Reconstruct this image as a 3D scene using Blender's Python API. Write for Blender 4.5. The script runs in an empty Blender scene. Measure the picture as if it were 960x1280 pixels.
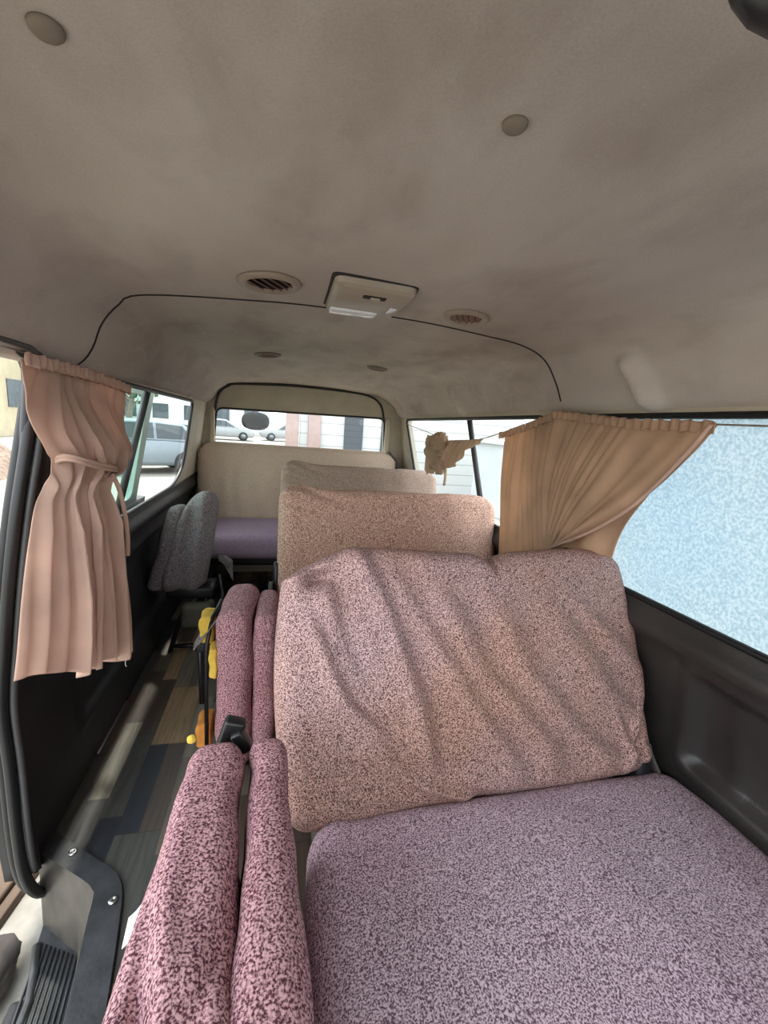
import bpy, bmesh, math, random
from mathutils import Vector, Matrix, noise
random.seed(7)
scene = bpy.context.scene
COL = scene.collection
PI = math.pi

# ------------------------------------------------------------------ helpers
def lin(r, g, b):
    f = lambda c: (c / 12.92) if c <= .04045 else ((c + .055) / 1.055) ** 2.4
    return (f(r / 255), f(g / 255), f(b / 255), 1)

def interp(x, xs, ys):
    if x <= xs[0]: return ys[0]
    for i in range(1, len(xs)):
        if x <= xs[i]:
            t = (x - xs[i-1]) / (xs[i] - xs[i-1])
            return ys[i-1] + t * (ys[i] - ys[i-1])
    return ys[-1]

def smooth_path(pts, n):
    """Catmull-Rom resampling of a list of tuples to n points (arc-length even)."""
    P = [Vector(p) for p in pts]
    Q = [P[0] * 2 - P[1]] + P + [P[-1] * 2 - P[-2]]
    out = []
    for i in range(1, len(Q) - 2):
        for k in range(16):
            t = k / 16
            a, b, c, d = Q[i-1], Q[i], Q[i+1], Q[i+2]
            out.append(.5 * ((2*b) + (c-a)*t + (2*a-5*b+4*c-d)*t*t + (3*b-a-3*c+d)*t**3))
    out.append(P[-1])
    L = [0]
    for i in range(1, len(out)): L.append(L[-1] + (out[i]-out[i-1]).length)
    res = []; j = 0
    for k in range(n):
        s = L[-1] * k / (n - 1)
        while j < len(L) - 2 and L[j+1] < s: j += 1
        t = (s - L[j]) / max(1e-9, L[j+1] - L[j])
        res.append(out[j].lerp(out[j+1], min(1, max(0, t))))
    return res

def sstep(a, b, x):
    t = min(1, max(0, (x - a) / (b - a)))
    return t * t * (3 - 2 * t)

def link(name, bm, mat, parent=None, smooth=True, loc=None, rot=None, kind=None, label=None):
    me = bpy.data.meshes.new(name)
    bmesh.ops.recalc_face_normals(bm, faces=bm.faces)
    bm.to_mesh(me); bm.free()
    if smooth:
        for p in me.polygons: p.use_smooth = True
    o = bpy.data.objects.new(name, me); COL.objects.link(o)
    if mat: me.materials.append(mat)
    if parent: o.parent = parent
    if loc: o.location = loc
    if rot: o.rotation_euler = rot
    if kind: o['kind'] = kind
    if label: o['label'] = label
    return o

def thing(name, label, cat, loc=(0, 0, 0), rot=(0, 0, 0), group=None):
    o = bpy.data.objects.new(name, None); COL.objects.link(o)
    o.location = loc; o.rotation_euler = rot
    o['label'] = label; o['category'] = cat
    if group: o['group'] = group
    return o

def tag(o, label, cat, group=None):
    o['label'] = label; o['category'] = cat
    if group: o['group'] = group
    return o

def sharp(o, ang=40):
    me = o.data
    for p in me.polygons: p.use_smooth = True
    bm = bmesh.new(); bm.from_mesh(me)
    for e in bm.edges:
        if len(e.link_faces) == 2 and e.calc_face_angle(0) > math.radians(ang): e.smooth = False
    bm.to_mesh(me); bm.free()
    return o

def add_box(bm, lo, hi, bevel=0, seg=2, rot=None, piv=None):
    n = bmesh.ops.create_cube(bm, size=1)['verts']
    c = [(lo[i] + hi[i]) / 2 for i in range(3)]; s = [abs(hi[i] - lo[i]) for i in range(3)]
    for v in n:
        v.co = Vector((v.co.x * s[0] + c[0], v.co.y * s[1] + c[1], v.co.z * s[2] + c[2]))
    if bevel:
        es = list({e for v in n for e in v.link_edges})
        r = bmesh.ops.bevel(bm, geom=es, offset=bevel, segments=seg, profile=.5, affect='EDGES')
        n = list({v for f in r['faces'] for v in f.verts} | {v for v in n if v.is_valid})
    if rot:
        bmesh.ops.rotate(bm, verts=n, cent=piv or c, matrix=rot)
    return n

def add_tube(bm, pts, r, seg=8, closed=False, cap=True):
    P = [Vector(p) for p in pts]; n = len(P); rings = []
    up = None
    for i in range(n):
        if closed: t = P[(i+1) % n] - P[i-1]
        else: t = P[min(i+1, n-1)] - P[max(i-1, 0)]
        t.normalize()
        if up is None:
            up = t.orthogonal().normalized()
        u = up - t * up.dot(t)
        if u.length < 1e-4: u = t.orthogonal()
        u.normalize(); up = u; w = t.cross(u)
        rr = r[i] if isinstance(r, (list, tuple)) else r
        rings.append([bm.verts.new(P[i] + (u * math.cos(2*PI*k/seg) + w * math.sin(2*PI*k/seg)) * rr) for k in range(seg)])
    m = n if closed else n - 1
    for i in range(m):
        a, b = rings[i], rings[(i+1) % n]
        for k in range(seg): bm.faces.new((a[k], a[(k+1) % seg], b[(k+1) % seg], b[k]))
    if cap and not closed:
        bm.faces.new(rings[0]); bm.faces.new(list(reversed(rings[-1])))

def add_lathe(bm, prof, seg=32, mat=None):
    """prof: list of (radius, z)."""
    rings = []
    for r, z in prof:
        rings.append([bm.verts.new((r*math.cos(2*PI*k/seg), r*math.sin(2*PI*k/seg), z)) for k in range(seg)])
    for a, b in zip(rings, rings[1:]):
        for k in range(seg): bm.faces.new((a[k], a[(k+1) % seg], b[(k+1) % seg], b[k]))
    bm.faces.new(rings[0]); bm.faces.new(list(reversed(rings[-1])))
    vs = [v for r in rings for v in r]
    if mat is not None: bmesh.ops.transform(bm, matrix=mat, verts=vs)
    return vs

def add_grid(bm, f, nu, nv):
    V = [[bm.verts.new(f(i/(nu-1), j/(nv-1))) for j in range(nv)] for i in range(nu)]
    for i in range(nu-1):
        for j in range(nv-1):
            bm.faces.new((V[i][j], V[i+1][j], V[i+1][j+1], V[i][j+1]))
    return V

def solidify(o, t, offset=-1):
    m = o.modifiers.new('thickness', 'SOLIDIFY'); m.thickness = t; m.offset = offset
    return o

def pad_bm(half, r, n, deform=None):
    """Soft cushion: rounded box of half sizes, radius r, n subdivisions per axis, then deform(Vector)->Vector."""
    bm = bmesh.new()
    hx, hy, hz = half
    key = {}
    def vert(p):
        k = (round(p[0], 5), round(p[1], 5), round(p[2], 5))
        if k in key: return key[k]
        h = Vector(half)
        q = Vector((p[0]*hx, p[1]*hy, p[2]*hz))
        inner = Vector([max(-(h[i]-r), min(h[i]-r, q[i])) for i in range(3)])
        d = q - inner
        if d.length > 1e-9:
            # soften cube corners to a rounded shell
            q = inner + d.normalized() * r
        if deform: q = deform(q)
        key[k] = bm.verts.new(q)
        return key[k]
    def ease(i, m, hh):
        # concentrate lines near the rounded rim
        t = -1 + 2*i/m
        return t
    for ax in range(3):
        a, b = [(1, 2), (2, 0), (0, 1)][ax]
        for s in (-1, 1):
            for i in range(n[a]):
                for j in range(n[b]):
                    q = []
                    for di, dj in ((0, 0), (1, 0), (1, 1), (0, 1)):
                        p = [0, 0, 0]; p[ax] = s
                        p[a] = ease(i+di, n[a], 0); p[b] = ease(j+dj, n[b], 0)
                        q.append(vert(p))
                    if s < 0: q.reverse()
                    try: bm.faces.new(q)
                    except ValueError: pass
    return bm

def nz(x, y, z=0, s=1.0): return noise.noise(Vector((x*s, y*s, z*s)))

# ------------------------------------------------------------------ materials
MATS = {}
def newmat(name):
    m = bpy.data.materials.new(name); m.use_nodes = True
    nt = m.node_tree; nt.nodes.clear()
    out = nt.nodes.new('ShaderNodeOutputMaterial')
    return m, nt, out

def N(nt, t, **kw):
    n = nt.nodes.new(t)
    for k, v in kw.items():
        if k.startswith('_'): setattr(n, k[1:], v)
        else: n.inputs[k.replace('__', ' ')].default_value = v
    return n

def noise_node(nt, vec, scale, detail=2, rough=.5, dist=0):
    n = nt.nodes.new('ShaderNodeTexNoise'); n.inputs['Scale'].default_value = scale
    n.inputs['Detail'].default_value = detail; n.inputs['Roughness'].default_value = rough
    n.inputs['Distortion'].default_value = dist
    nt.links.new(vec, n.inputs['Vector']); return n

def ramp(nt, fac, stops, interp_='LINEAR'):
    n = nt.nodes.new('ShaderNodeValToRGB'); n.color_ramp.interpolation = interp_
    el = n.color_ramp.elements
    while len(el) < len(stops): el.new(.5)
    for e, (p, c) in zip(el, stops):
        e.position = p; e.color = c if len(c) == 4 else (*c, 1)
    nt.links.new(fac, n.inputs['Fac']); return n

def mixc(nt, fac, a, b, mode='MIX'):
    n = nt.nodes.new('ShaderNodeMix'); n.data_type = 'RGBA'; n.blend_type = mode
    for sock, v in ((n.inputs[0], fac), (n.inputs[6], a), (n.inputs[7], b)):
        if isinstance(v, (int, float)): sock.default_value = v
        elif isinstance(v, tuple): sock.default_value = v
        else: nt.links.new(v, sock)
    return n.outputs[2]

def coords(nt, scale=None):
    t = nt.nodes.new('ShaderNodeTexCoord')
    v = t.outputs['Object']
    if scale:
        m = nt.nodes.new('ShaderNodeMapping'); m.inputs['Scale'].default_value = scale
        nt.links.new(v, m.inputs['Vector']); v = m.outputs['Vector']
    return v

def plain(name, col, rough=.6, metal=0, var=.12, scale=8, bump=0, bscale=120, spec=.5):
    if name in MATS: return MATS[name]
    m, nt, out = newmat(name)
    b = nt.nodes.new('ShaderNodeBsdfPrincipled')
    b.inputs['Roughness'].default_value = rough; b.inputs['Metallic'].default_value = metal
    b.inputs['Specular IOR Level'].default_value = spec
    v = coords(nt); n = noise_node(nt, v, scale, 4)
    lo = tuple(c*(1-var) for c in col[:3]); hi = tuple(min(1, c*(1+var)) for c in col[:3])
    r = ramp(nt, n.outputs['Fac'], [(.3, lo), (.7, hi)])
    nt.links.new(r.outputs['Color'], b.inputs['Base Color'])
    if bump:
        n2 = noise_node(nt, v, bscale, 3)
        bp = nt.nodes.new('ShaderNodeBump'); bp.inputs['Strength'].default_value = bump; bp.inputs['Distance'].default_value = .002
        nt.links.new(n2.outputs['Fac'], bp.inputs['Height']); nt.links.new(bp.outputs['Normal'], b.inputs['Normal'])
    nt.links.new(b.outputs['BSDF'], out.inputs['Surface'])
    MATS[name] = m; return m

def speckle(name, dark, light, tintcol, tint=.5, scale=150, contrast=.08, mid=.5, tscale=2.2):
    """Two-tone bouclé cover cloth with slow tonal drift of the dye."""
    m, nt, out = newmat(name)
    b = nt.nodes.new('ShaderNodeBsdfPrincipled'); b.inputs['Roughness'].default_value = .95
    b.inputs['Specular IOR Level'].default_value = .15
    v = coords(nt)
    n = noise_node(nt, v, scale, 2, .55, .2)
    r = ramp(nt, n.outputs['Fac'], [(mid-contrast, dark), (mid+contrast, light)])
    n2 = noise_node(nt, v, tscale, 3)
    r2 = ramp(nt, n2.outputs['Fac'], [(.38, (0, 0, 0)), (.62, (tint, tint, tint))])
    c = mixc(nt, r2.outputs['Color'], r.outputs['Color'], tintcol, 'MULTIPLY')
    nt.links.new(c, b.inputs['Base Color'])
    bp = nt.nodes.new('ShaderNodeBump'); bp.inputs['Strength'].default_value = .35; bp.inputs['Distance'].default_value = .003
    nt.links.new(n.outputs['Fac'], bp.inputs['Height'])
    n3 = noise_node(nt, v, 14, 3); bp2 = nt.nodes.new('ShaderNodeBump'); bp2.inputs['Strength'].default_value = .25; bp2.inputs['Distance'].default_value = .015
    nt.links.new(n3.outputs['Fac'], bp2.inputs['Height']); nt.links.new(bp.outputs['Normal'], bp2.inputs['Normal'])
    nt.links.new(bp2.outputs['Normal'], b.inputs['Normal'])
    nt.links.new(b.outputs['BSDF'], out.inputs['Surface'])
    return m

def cloth(name, col, trans=.35, var=.1):
    m, nt, out = newmat(name)
    v = coords(nt); n = noise_node(nt, v, 9, 4); w = noise_node(nt, v, 380, 2)
    lo = tuple(c*(1-var*1.6) for c in col[:3]); hi = tuple(min(1, c*(1+var)) for c in col[:3])
    r = ramp(nt, n.outputs['Fac'], [(.3, lo), (.7, hi)])
    d = nt.nodes.new('ShaderNodeBsdfDiffuse'); t = nt.nodes.new('ShaderNodeBsdfTranslucent')
    mx = nt.nodes.new('ShaderNodeMixShader'); mx.inputs[0].default_value = trans
    bp = nt.nodes.new('ShaderNodeBump'); bp.inputs['Strength'].default_value = .2; bp.inputs['Distance'].default_value = .001
    nt.links.new(w.outputs['Fac'], bp.inputs['Height'])
    for s in (d, t):
        nt.links.new(r.outputs['Color'], s.inputs['Color']); nt.links.new(bp.outputs['Normal'], s.inputs['Normal'])
    nt.links.new(d.outputs[0], mx.inputs[1]); nt.links.new(t.outputs[0], mx.inputs[2])
    nt.links.new(mx.outputs[0], out.inputs['Surface'])
    return m

def glass(name, tintc=(.93, .97, .96, 1)):
    m, nt, out = newmat(name)
    t = nt.nodes.new('ShaderNodeBsdfTransparent'); t.inputs['Color'].default_value = tintc
    g = nt.nodes.new('ShaderNodeBsdfGlossy'); g.inputs['Roughness'].default_value = .03
    f = nt.nodes.new('ShaderNodeLayerWeight'); f.inputs['Blend'].default_value = .5
    fp = nt.nodes.new('ShaderNodeMath'); fp.operation = 'POWER'; fp.inputs[1].default_value = 4; nt.links.new(f.outputs['Facing'], fp.inputs[0])
    fm = nt.nodes.new('ShaderNodeMath'); fm.operation = 'MULTIPLY_ADD'; fm.inputs[1].default_value = .22; fm.inputs[2].default_value = .03; nt.links.new(fp.outputs[0], fm.inputs[0])
    mx = nt.nodes.new('ShaderNodeMixShader')
    nt.links.new(fm.outputs[0], mx.inputs[0]); nt.links.new(t.outputs[0], mx.inputs[1]); nt.links.new(g.outputs[0], mx.inputs[2])
    nt.links.new(mx.outputs[0], out.inputs['Surface'])
    return m

def frosted(name):
    """Blue frosted film with a pebbled grain; light scatters through it."""
    m, nt, out = newmat(name)
    v = coords(nt, (1, 1, 1))
    n1 = noise_node(nt, v, 140, 2, .5, .2); n2 = noise_node(nt, v, 1.6, 3)
    r = ramp(nt, n1.outputs['Fac'], [(.36, FILM_LO), (.5, FILM_MID), (.62, FILM_HI)])
    r2 = ramp(nt, n2.outputs['Fac'], [(.35, (.85, .93, 1)), (.65, (1.0, 1.0, 1.0))])
    c = mixc(nt, 1.0, r.outputs['Color'], r2.outputs['Color'], 'MULTIPLY')
    t = nt.nodes.new('ShaderNodeBsdfTranslucent'); nt.links.new(c, t.inputs['Color'])
    d = nt.nodes.new('ShaderNodeBsdfDiffuse'); nt.links.new(c, d.inputs['Color'])
    g = nt.nodes.new('ShaderNodeBsdfGlossy'); g.inputs['Roughness'].default_value = .25
    bp = nt.nodes.new('ShaderNodeBump'); bp.inputs['Strength'].default_value = .5; bp.inputs['Distance'].default_value = .003
    nt.links.new(n1.outputs['Fac'], bp.inputs['Height']); nt.links.new(bp.outputs['Normal'], g.inputs['Normal'])
    mx = nt.nodes.new('ShaderNodeMixShader'); mx.inputs[0].default_value = .25
    nt.links.new(t.outputs[0], mx.inputs[1]); nt.links.new(d.outputs[0], mx.inputs[2])
    m2 = nt.nodes.new('ShaderNodeMixShader'); m2.inputs[0].default_value = .04
    nt.links.new(mx.outputs[0], m2.inputs[1]); nt.links.new(g.outputs[0], m2.inputs[2])
    nt.links.new(m2.outputs[0], out.inputs['Surface'])
    return m
FILM_LO, FILM_MID, FILM_HI = (.21, .28, .31, 1), (.27, .335, .36, 1), (.33, .385, .40, 1)

def headliner():
    m, nt, out = newmat('headliner_felt')
    b = nt.nodes.new('ShaderNodeBsdfPrincipled'); b.inputs['Roughness'].default_value = .95
    b.inputs['Specular IOR Level'].default_value = .1
    v = coords(nt); vs = coords(nt, (1, .45, 1))
    n1 = noise_node(nt, vs, 2.6, 4, .5, .2)         # wide grubby drifts
    n2 = noise_node(nt, v, 420, 2)                   # felt fibre
    n3 = noise_node(nt, vs, 7, 4, .55, .3)         # smears
    r1 = ramp(nt, n1.outputs['Fac'], [(.3, lin(172, 159, 149)), (.5, lin(186, 175, 165)), (.7, lin(199, 190, 179))])
    r3 = ramp(nt, n3.outputs['Fac'], [(.3, (.78, .75, .73)), (.52, (1, 1, 1)), (.75, (1.0, .99, .97))])
    c = mixc(nt, .8, r1.outputs['Color'], r3.outputs['Color'], 'MULTIPLY')
    r2 = ramp(nt, n2.outputs['Fac'], [(.3, (.88, .88, .88)), (.7, (1, 1, 1))])
    c = mixc(nt, 1.0, c, r2.outputs['Color'], 'MULTIPLY')
    # pale wiped scrawls on the piece behind the seam
    sep = nt.nodes.new('ShaderNodeSeparateXYZ'); nt.links.new(v, sep.inputs[0])
    n4 = noise_node(nt, v, 4.5, 1, .4, 1.5)
    band = ramp(nt, n4.outputs['Fac'], [(.485, (0, 0, 0)), (.5, (.28, .28, .28)), (.515, (0, 0, 0))])
    mr = nt.nodes.new('ShaderNodeMapRange'); mr.inputs['From Min'].default_value = 1.3; mr.inputs['From Max'].default_value = 1.5
    nt.links.new(sep.outputs['Y'], mr.inputs['Value'])
    mu = nt.nodes.new('ShaderNodeMath'); mu.operation = 'MULTIPLY'
    nt.links.new(band.outputs['Color'], mu.inputs[0]); nt.links.new(mr.outputs['Result'], mu.inputs[1])
    c = mixc(nt, mu.outputs[0], c, lin(205, 203, 192))
    nt.links.new(c, b.inputs['Base Color'])
    bp = nt.nodes.new('ShaderNodeBump'); bp.inputs['Strength'].default_value = .15; bp.inputs['Distance'].default_value = .001
    nt.links.new(n2.outputs['Fac'], bp.inputs['Height']); nt.links.new(bp.outputs['Normal'], b.inputs['Normal'])
    nt.links.new(b.outputs['BSDF'], out.inputs['Surface'])
    return m

def planks():
    """Patchwork vinyl: narrow boards of mixed colours running along the van."""
    m, nt, out = newmat('patchwork_vinyl')
    b = nt.nodes.new('ShaderNodeBsdfPrincipled')
    v = coords(nt)
    sep = nt.nodes.new('ShaderNodeSeparateXYZ'); nt.links.new(v, sep.inputs[0])
    def mth(op, a, bb=None):
        n = nt.nodes.new('ShaderNodeMath'); n.operation = op
        for s, q in ((n.inputs[0], a), (n.inputs[1], bb)):
            if q is None: continue
            if isinstance(q, (int, float)): s.default_value = q
            else: nt.links.new(q, s)
        return n.outputs[0]
    row = mth('FLOOR', mth('DIVIDE', sep.outputs['X'], .062))
    wn = nt.nodes.new('ShaderNodeTexWhiteNoise'); wn.noise_dimensions = '1D'; nt.links.new(row, wn.inputs['W'])
    yy = mth('ADD', mth('DIVIDE', sep.outputs['Y'], .36), mth('MULTIPLY', wn.outputs['Value'], 7.3))
    colm = mth('FLOOR', yy)
    cb = nt.nodes.new('ShaderNodeCombineXYZ'); nt.links.new(row, cb.inputs[0]); nt.links.new(colm, cb.inputs[1])
    w2 = nt.nodes.new('ShaderNodeTexWhiteNoise'); w2.noise_dimensions = '2D'; nt.links.new(cb.outputs[0], w2.inputs['Vector'])
    pal = ramp(nt, w2.outputs['Value'], [(0, lin(58, 54, 52)), (.17, lin(104, 95, 82)), (.32, lin(78, 66, 57)), (.46, lin(40, 42, 48)),
               (.6, lin(118, 112, 98)), (.72, lin(72, 72, 66)), (.88, lin(146, 122, 92))], 'CONSTANT')
    g = noise_node(nt, coords(nt, (60, 5, 20)), 1.0, 4, .6, .8)
    rg = ramp(nt, g.outputs['Fac'], [(.3, (.55, .55, .55)), (.7, (1.15, 1.15, 1.15))])
    c = mixc(nt, 1.0, pal.outputs['Color'], rg.outputs['Color'], 'MULTIPLY')
    # joints
    fx = mth('FRACT', mth('DIVIDE', sep.outputs['X'], .062)); fy = mth('FRACT', yy)
    jx = mth('LESS_THAN', fx, .03); jy = mth('LESS_THAN', fy, .008)
    j = mth('MAXIMUM', jx, jy)
    c = mixc(nt, mth('MULTIPLY', j, .6), c, (.01, .01, .01, 1))
    # scuffs and dust
    s = noise_node(nt, coords(nt, (7, 3, 1)), 1.0, 6, .7, 1.0)
    rs = ramp(nt, s.outputs['Fac'], [(.6, (0, 0, 0)), (.78, (.5, .5, .5))])
    c = mixc(nt, rs.outputs['Color'], c, lin(150, 148, 140))
    nt.links.new(c, b.inputs['Base Color'])
    rr = ramp(nt, g.outputs['Fac'], [(.3, (.3, .3, .3)), (.7, (.55, .55, .55))])
    nt.links.new(rr.outputs['Color'], b.inputs['Roughness'])
    nt.links.new(b.outputs['BSDF'], out.inputs['Surface'])
    return m

def siding(name, a, bcol, step):
    m, nt, out = newmat(name)
    b = nt.nodes.new('ShaderNodeBsdfPrincipled'); b.inputs['Roughness'].default_value = .8
    v = coords(nt); w = nt.nodes.new('ShaderNodeTexWave'); w.bands_direction = 'Z'; w.wave_profile = 'SAW'
    w.inputs['Scale'].default_value = step; nt.links.new(v, w.inputs['Vector'])
    r = ramp(nt, w.outputs['Fac'], [(0, bcol), (.12, a), (1, a)])
    nt.links.new(r.outputs['Color'], b.inputs['Base Color']); nt.links.new(b.outputs['BSDF'], out.inputs['Surface'])
    return m

M_head = headliner()
M_floor = planks()
M_trim = plain('beige_trim', lin(176, 166, 146), .7, var=.1, bump=.2)
M_dark = plain('dark_vinyl', lin(50, 48, 46), .33, var=.3, scale=5, bump=.3, bscale=260)
M_darkL = plain('black_panel_vinyl', lin(30, 31, 34), .5, var=.25, scale=5, bump=.3, bscale=260)
M_rubber = plain('black_rubber', lin(19, 20, 21), .42, var=.2)
M_rubber_grey = plain('grey_rubber_lip', lin(66, 66, 66), .5, var=.2)
M_metal = plain('black_metal', lin(34, 34, 36), .38, .5, var=.3)
M_steel = plain('worn_steel', lin(170, 170, 168), .3, 1, var=.2)
M_foam = plain('yellow_foam', lin(214, 178, 74), .95, var=.15, scale=30, bump=.6, bscale=200)
M_foam_old = plain('orange_foam', lin(205, 135, 60), .95, var=.2, scale=30, bump=.6, bscale=200)
M_white = plain('white_cloth', lin(225, 215, 215), .9, var=.05)
M_paint = plain('pale_body_paint', lin(200, 205, 208), .3, var=.05)
M_greenp = plain('green_grey_frame_paint', lin(150, 170, 160), .4, var=.08)
M_step = plain('scuffed_step_plastic', lin(46, 47, 49), .42, var=.55, scale=18, bump=.3, bscale=90)
M_stepwall = plain('worn_step_wall', lin(64, 60, 55), .4, var=.5, scale=11, bump=.3, bscale=60)
M_blackp = plain('black_plastic', lin(28, 29, 32), .35, var=.2)
M_lampbody = plain('lamp_housing', lin(160, 148, 132), .35, var=.1)
M_ventfar = plain('far_vent_plastic', lin(112, 100, 88), .5, var=.15)
M_vent = plain('vent_plastic', lin(150, 134, 118), .5, var=.15)
M_ventslat = plain('vent_slats', lin(120, 84, 66), .6, var=.2)
M_button = plain('button_cloth', lin(128, 115, 102), .9, var=.15)
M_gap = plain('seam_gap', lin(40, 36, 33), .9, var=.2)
M_lens = plain('lamp_lens', lin(235, 238, 240), .12, var=.02)
M_cord = plain('curtain_wire', lin(130, 122, 112), .5, var=.1)
M_strap = plain('grey_webbing', lin(92, 88, 86), .8, var=.15)
M_cov1 = speckle('boucle_mauve_tan', lin(92, 66, 70), lin(216, 184, 182), (1.0, .88, .70, 1), .9, 350, .10)
M_cush1 = speckle('boucle_mauve', lin(104, 80, 92), lin(226, 204, 214), (1.0, .90, .96, 1), .5, 340, .10)
M_jump = speckle('boucle_pink', lin(84, 48, 58), lin(204, 162, 166), (.94, .84, .86, 1), .5, 320, .10)
M_cov2 = speckle('boucle_tan_pink', lin(138, 104, 90), lin(222, 188, 168), (1.0, .88, .92, 1), .6, 230, .10, .5, 1.6)
M_cov3 = speckle('boucle_grey_beige', lin(130, 110, 98), lin(186, 164, 148), (1, .95, 1.0, 1), .5, 260, .14)
M_covR = speckle('cover_beige', lin(172, 154, 136), lin(204, 184, 162), (.95, .88, .92, 1), .6, 240, .16)
M_covRc = speckle('cover_lilac', lin(136, 118, 134), lin(176, 156, 172), (.9, .88, .96, 1), .5, 240, .16)
M_grey = speckle('cover_grey', lin(78, 72, 72), lin(150, 140, 136), (.8, .82, .95, 1), .6, 230, .14)
M_curtL = cloth('curtain_pink_beige', lin(212, 180, 162), .3)
M_curtR = cloth('curtain_tan', lin(208, 176, 148), .4)
M_curtK = cloth('curtain_knot_tan', lin(198, 172, 146), .3)
M_glass = glass('clear_glass')
M_tint = glass('green_tinted_glass', (.62, .80, .72, 1))
M_film = frosted('frosted_blue_film')
M_ground = plain('pale_ground', lin(136, 131, 122), .9, var=.12, scale=22, bump=.4, bscale=40)
M_board = plain('brown_board', lin(84, 66, 52), .8, var=.3, scale=6)
M_rock = plain('brown_grey_rock', lin(122, 104, 90), .95, var=.4, scale=9, bump=.8, bscale=30)
M_stone = plain('dark_stone', lin(52, 46, 42), .9, var=.5, scale=14, bump=.8, bscale=40)
M_car1 = plain('car_silver_blue', lin(118, 128, 134), .35, var=.04)
M_car2 = plain('car_white', lin(138, 140, 140), .35, var=.04)
M_carg = plain('car_window_dark', lin(44, 54, 58), .15, var=.1)
M_tyre = plain('tyre_black', lin(40, 42, 44), .85, var=.1)
M_rim = plain('wheel_rim', lin(120, 122, 124), .4, .6, var=.1)
M_tail = plain('tail_lamp_red', lin(130, 40, 36), .3, var=.1)
M_yellow = plain('ochre_wall', lin(178, 168, 140), .9, var=.12, scale=2)
M_whitewall = plain('white_wall', lin(186, 190, 192), .9, var=.08, scale=1)
M_bldwin = plain('building_window', lin(60, 74, 80), .2, var=.2)
M_siding = siding('white_siding', lin(178, 178, 176), lin(128, 128, 126), 1.1)
M_shutter = siding('grey_shutter', lin(70, 74, 78), lin(44, 48, 52), 2.0)
M_pinkpost = plain('pinkish_render', lin(150, 128, 122), .9, var=.1)
M_bark = plain('pale_bark', lin(128, 118, 106), .9, var=.2)
M_leaf = plain('tree_leaves', lin(74, 100, 66), .8, var=.3)

# ------------------------------------------------------------------ camera (lens 14 mm-ish, tipped and rolled a little)
R_, D_, F_ = (.969, -.233, .076), (.027, -.206, -.978), (.244, .950, -.194)
fw = Vector(F_).normalized(); dn = Vector(D_); dn = (dn - fw * dn.dot(fw)).normalized(); rt = dn.cross(fw).normalized()
cam = bpy.data.cameras.new('camera'); cam.sensor_fit = 'HORIZONTAL'; cam.sensor_width = 36; cam.lens = 530 / 960 * 36
cam.clip_start = .02; cam.clip_end = 300
co = bpy.data.objects.new('camera', cam); COL.objects.link(co)
mw = Matrix((( rt.x, -dn.x, -fw.x, 0), (rt.y, -dn.y, -fw.y, 0), (rt.z, -dn.z, -fw.z, 1.22), (0, 0, 0, 1)))
co.matrix_world = mw
scene.camera = co

# ------------------------------------------------------------------ shell of the van
CX = .215
def halfw(z): return interp(z, [-.3, 0, .5, .80, 1.31, 1.4], [.80, .815, .84, .80, .735, .722])
def XL(z): return CX - halfw(z)
def XR(z): return CX + halfw(z)
Y0, Y1, YR = -.6, 1.10, 3.42     # open cab end, rear edge of the side door, tailgate

# floor with the step well cut out beside the side door
WX, WY = -.375, .995
bm = bmesh.new()
def sheet(bm, xs, ys, z):
    V = {}
    for i, x in enumerate(xs):
        for j, y in enumerate(ys): V[i, j] = bm.verts.new((x, y, z))
    for i in range(len(xs)-1):
        for j in range(len(ys)-1): bm.faces.new((V[i, j], V[i+1, j], V[i+1, j+1], V[i, j+1]))
sheet(bm, [WX, 0, .5, 1.04], [Y0, 0, WY, 2, YR], 0)
# part left of the well line behind the step, with the slanted front edge of the guard
v = [bm.verts.new(p) for p in ((WX, WY, 0), (WX, YR, 0), (-.62, YR, 0), (-.62, 1.16, 0))]
bm.faces.new(v)
bmesh.ops.remove_doubles(bm, verts=bm.verts, dist=1e-4)
o = link('floor', bm, M_floor, smooth=False, kind='structure'); solidify(o, .03)

# ceiling: one pressed felt headliner, rounded into the side rails
PX = [-.545, -.520, -.492, -.470, -.450, -.412, -.355, -.10, .10, .385, .60, .745, .835, .892, .925, .955, .975]
PZ = [1.300, 1.312, 1.335, 1.372, 1.425, 1.474, 1.508, 1.532, 1.542, 1.540, 1.526, 1.512, 1.478, 1.408, 1.345, 1.316, 1.300]
prof = smooth_path([(x, z, 0) for x, z in zip(PX, PZ)], 90)
hooks = [(.955, 1.0), (2.15, .8), (3.1, .6)]    # moulded bulges in the right rail
def ceil_pt(u, w):
    y = Y0 + (YR - Y0) * w
    q = prof[min(89, int(round(u * 89)))]
    x, z = q.x, q.y
    k = sstep(2.5, YR, y)
    top = sstep(1.36, 1.5, z)
    z -= .050 * k * top
    x = x + (CX - x) * .02 * k
    # gentle waviness of sagging felt
    z += .004 * nz(x, y * .7, 0, 2.5) * top
    z -= .012 * math.exp(-((y - 1.30) / .02) ** 2) * 0
    if x > .85:
        for hy, s in hooks:
            d = (y - hy - (z - 1.38) * .35) / .030
            g = math.exp(-d * d) * sstep(1.31, 1.335, z) * (1 - sstep(1.43, 1.455, z))
            x -= .036 * g * s; z -= .008 * g * s
    return Vector((x, y, z))
bm = bmesh.new(); add_grid(bm, ceil_pt, 90, 260)
o = link('ceiling', bm, M_head, kind='structure'); 
m = o.modifiers.new('thickness', 'SOLIDIFY'); m.thickness = .03; m.offset = 1
bm_chk = o.data.polygons[len(o.data.polygons)//2].normal.z
m.offset = -1 if bm_chk < 0 else 1

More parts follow.
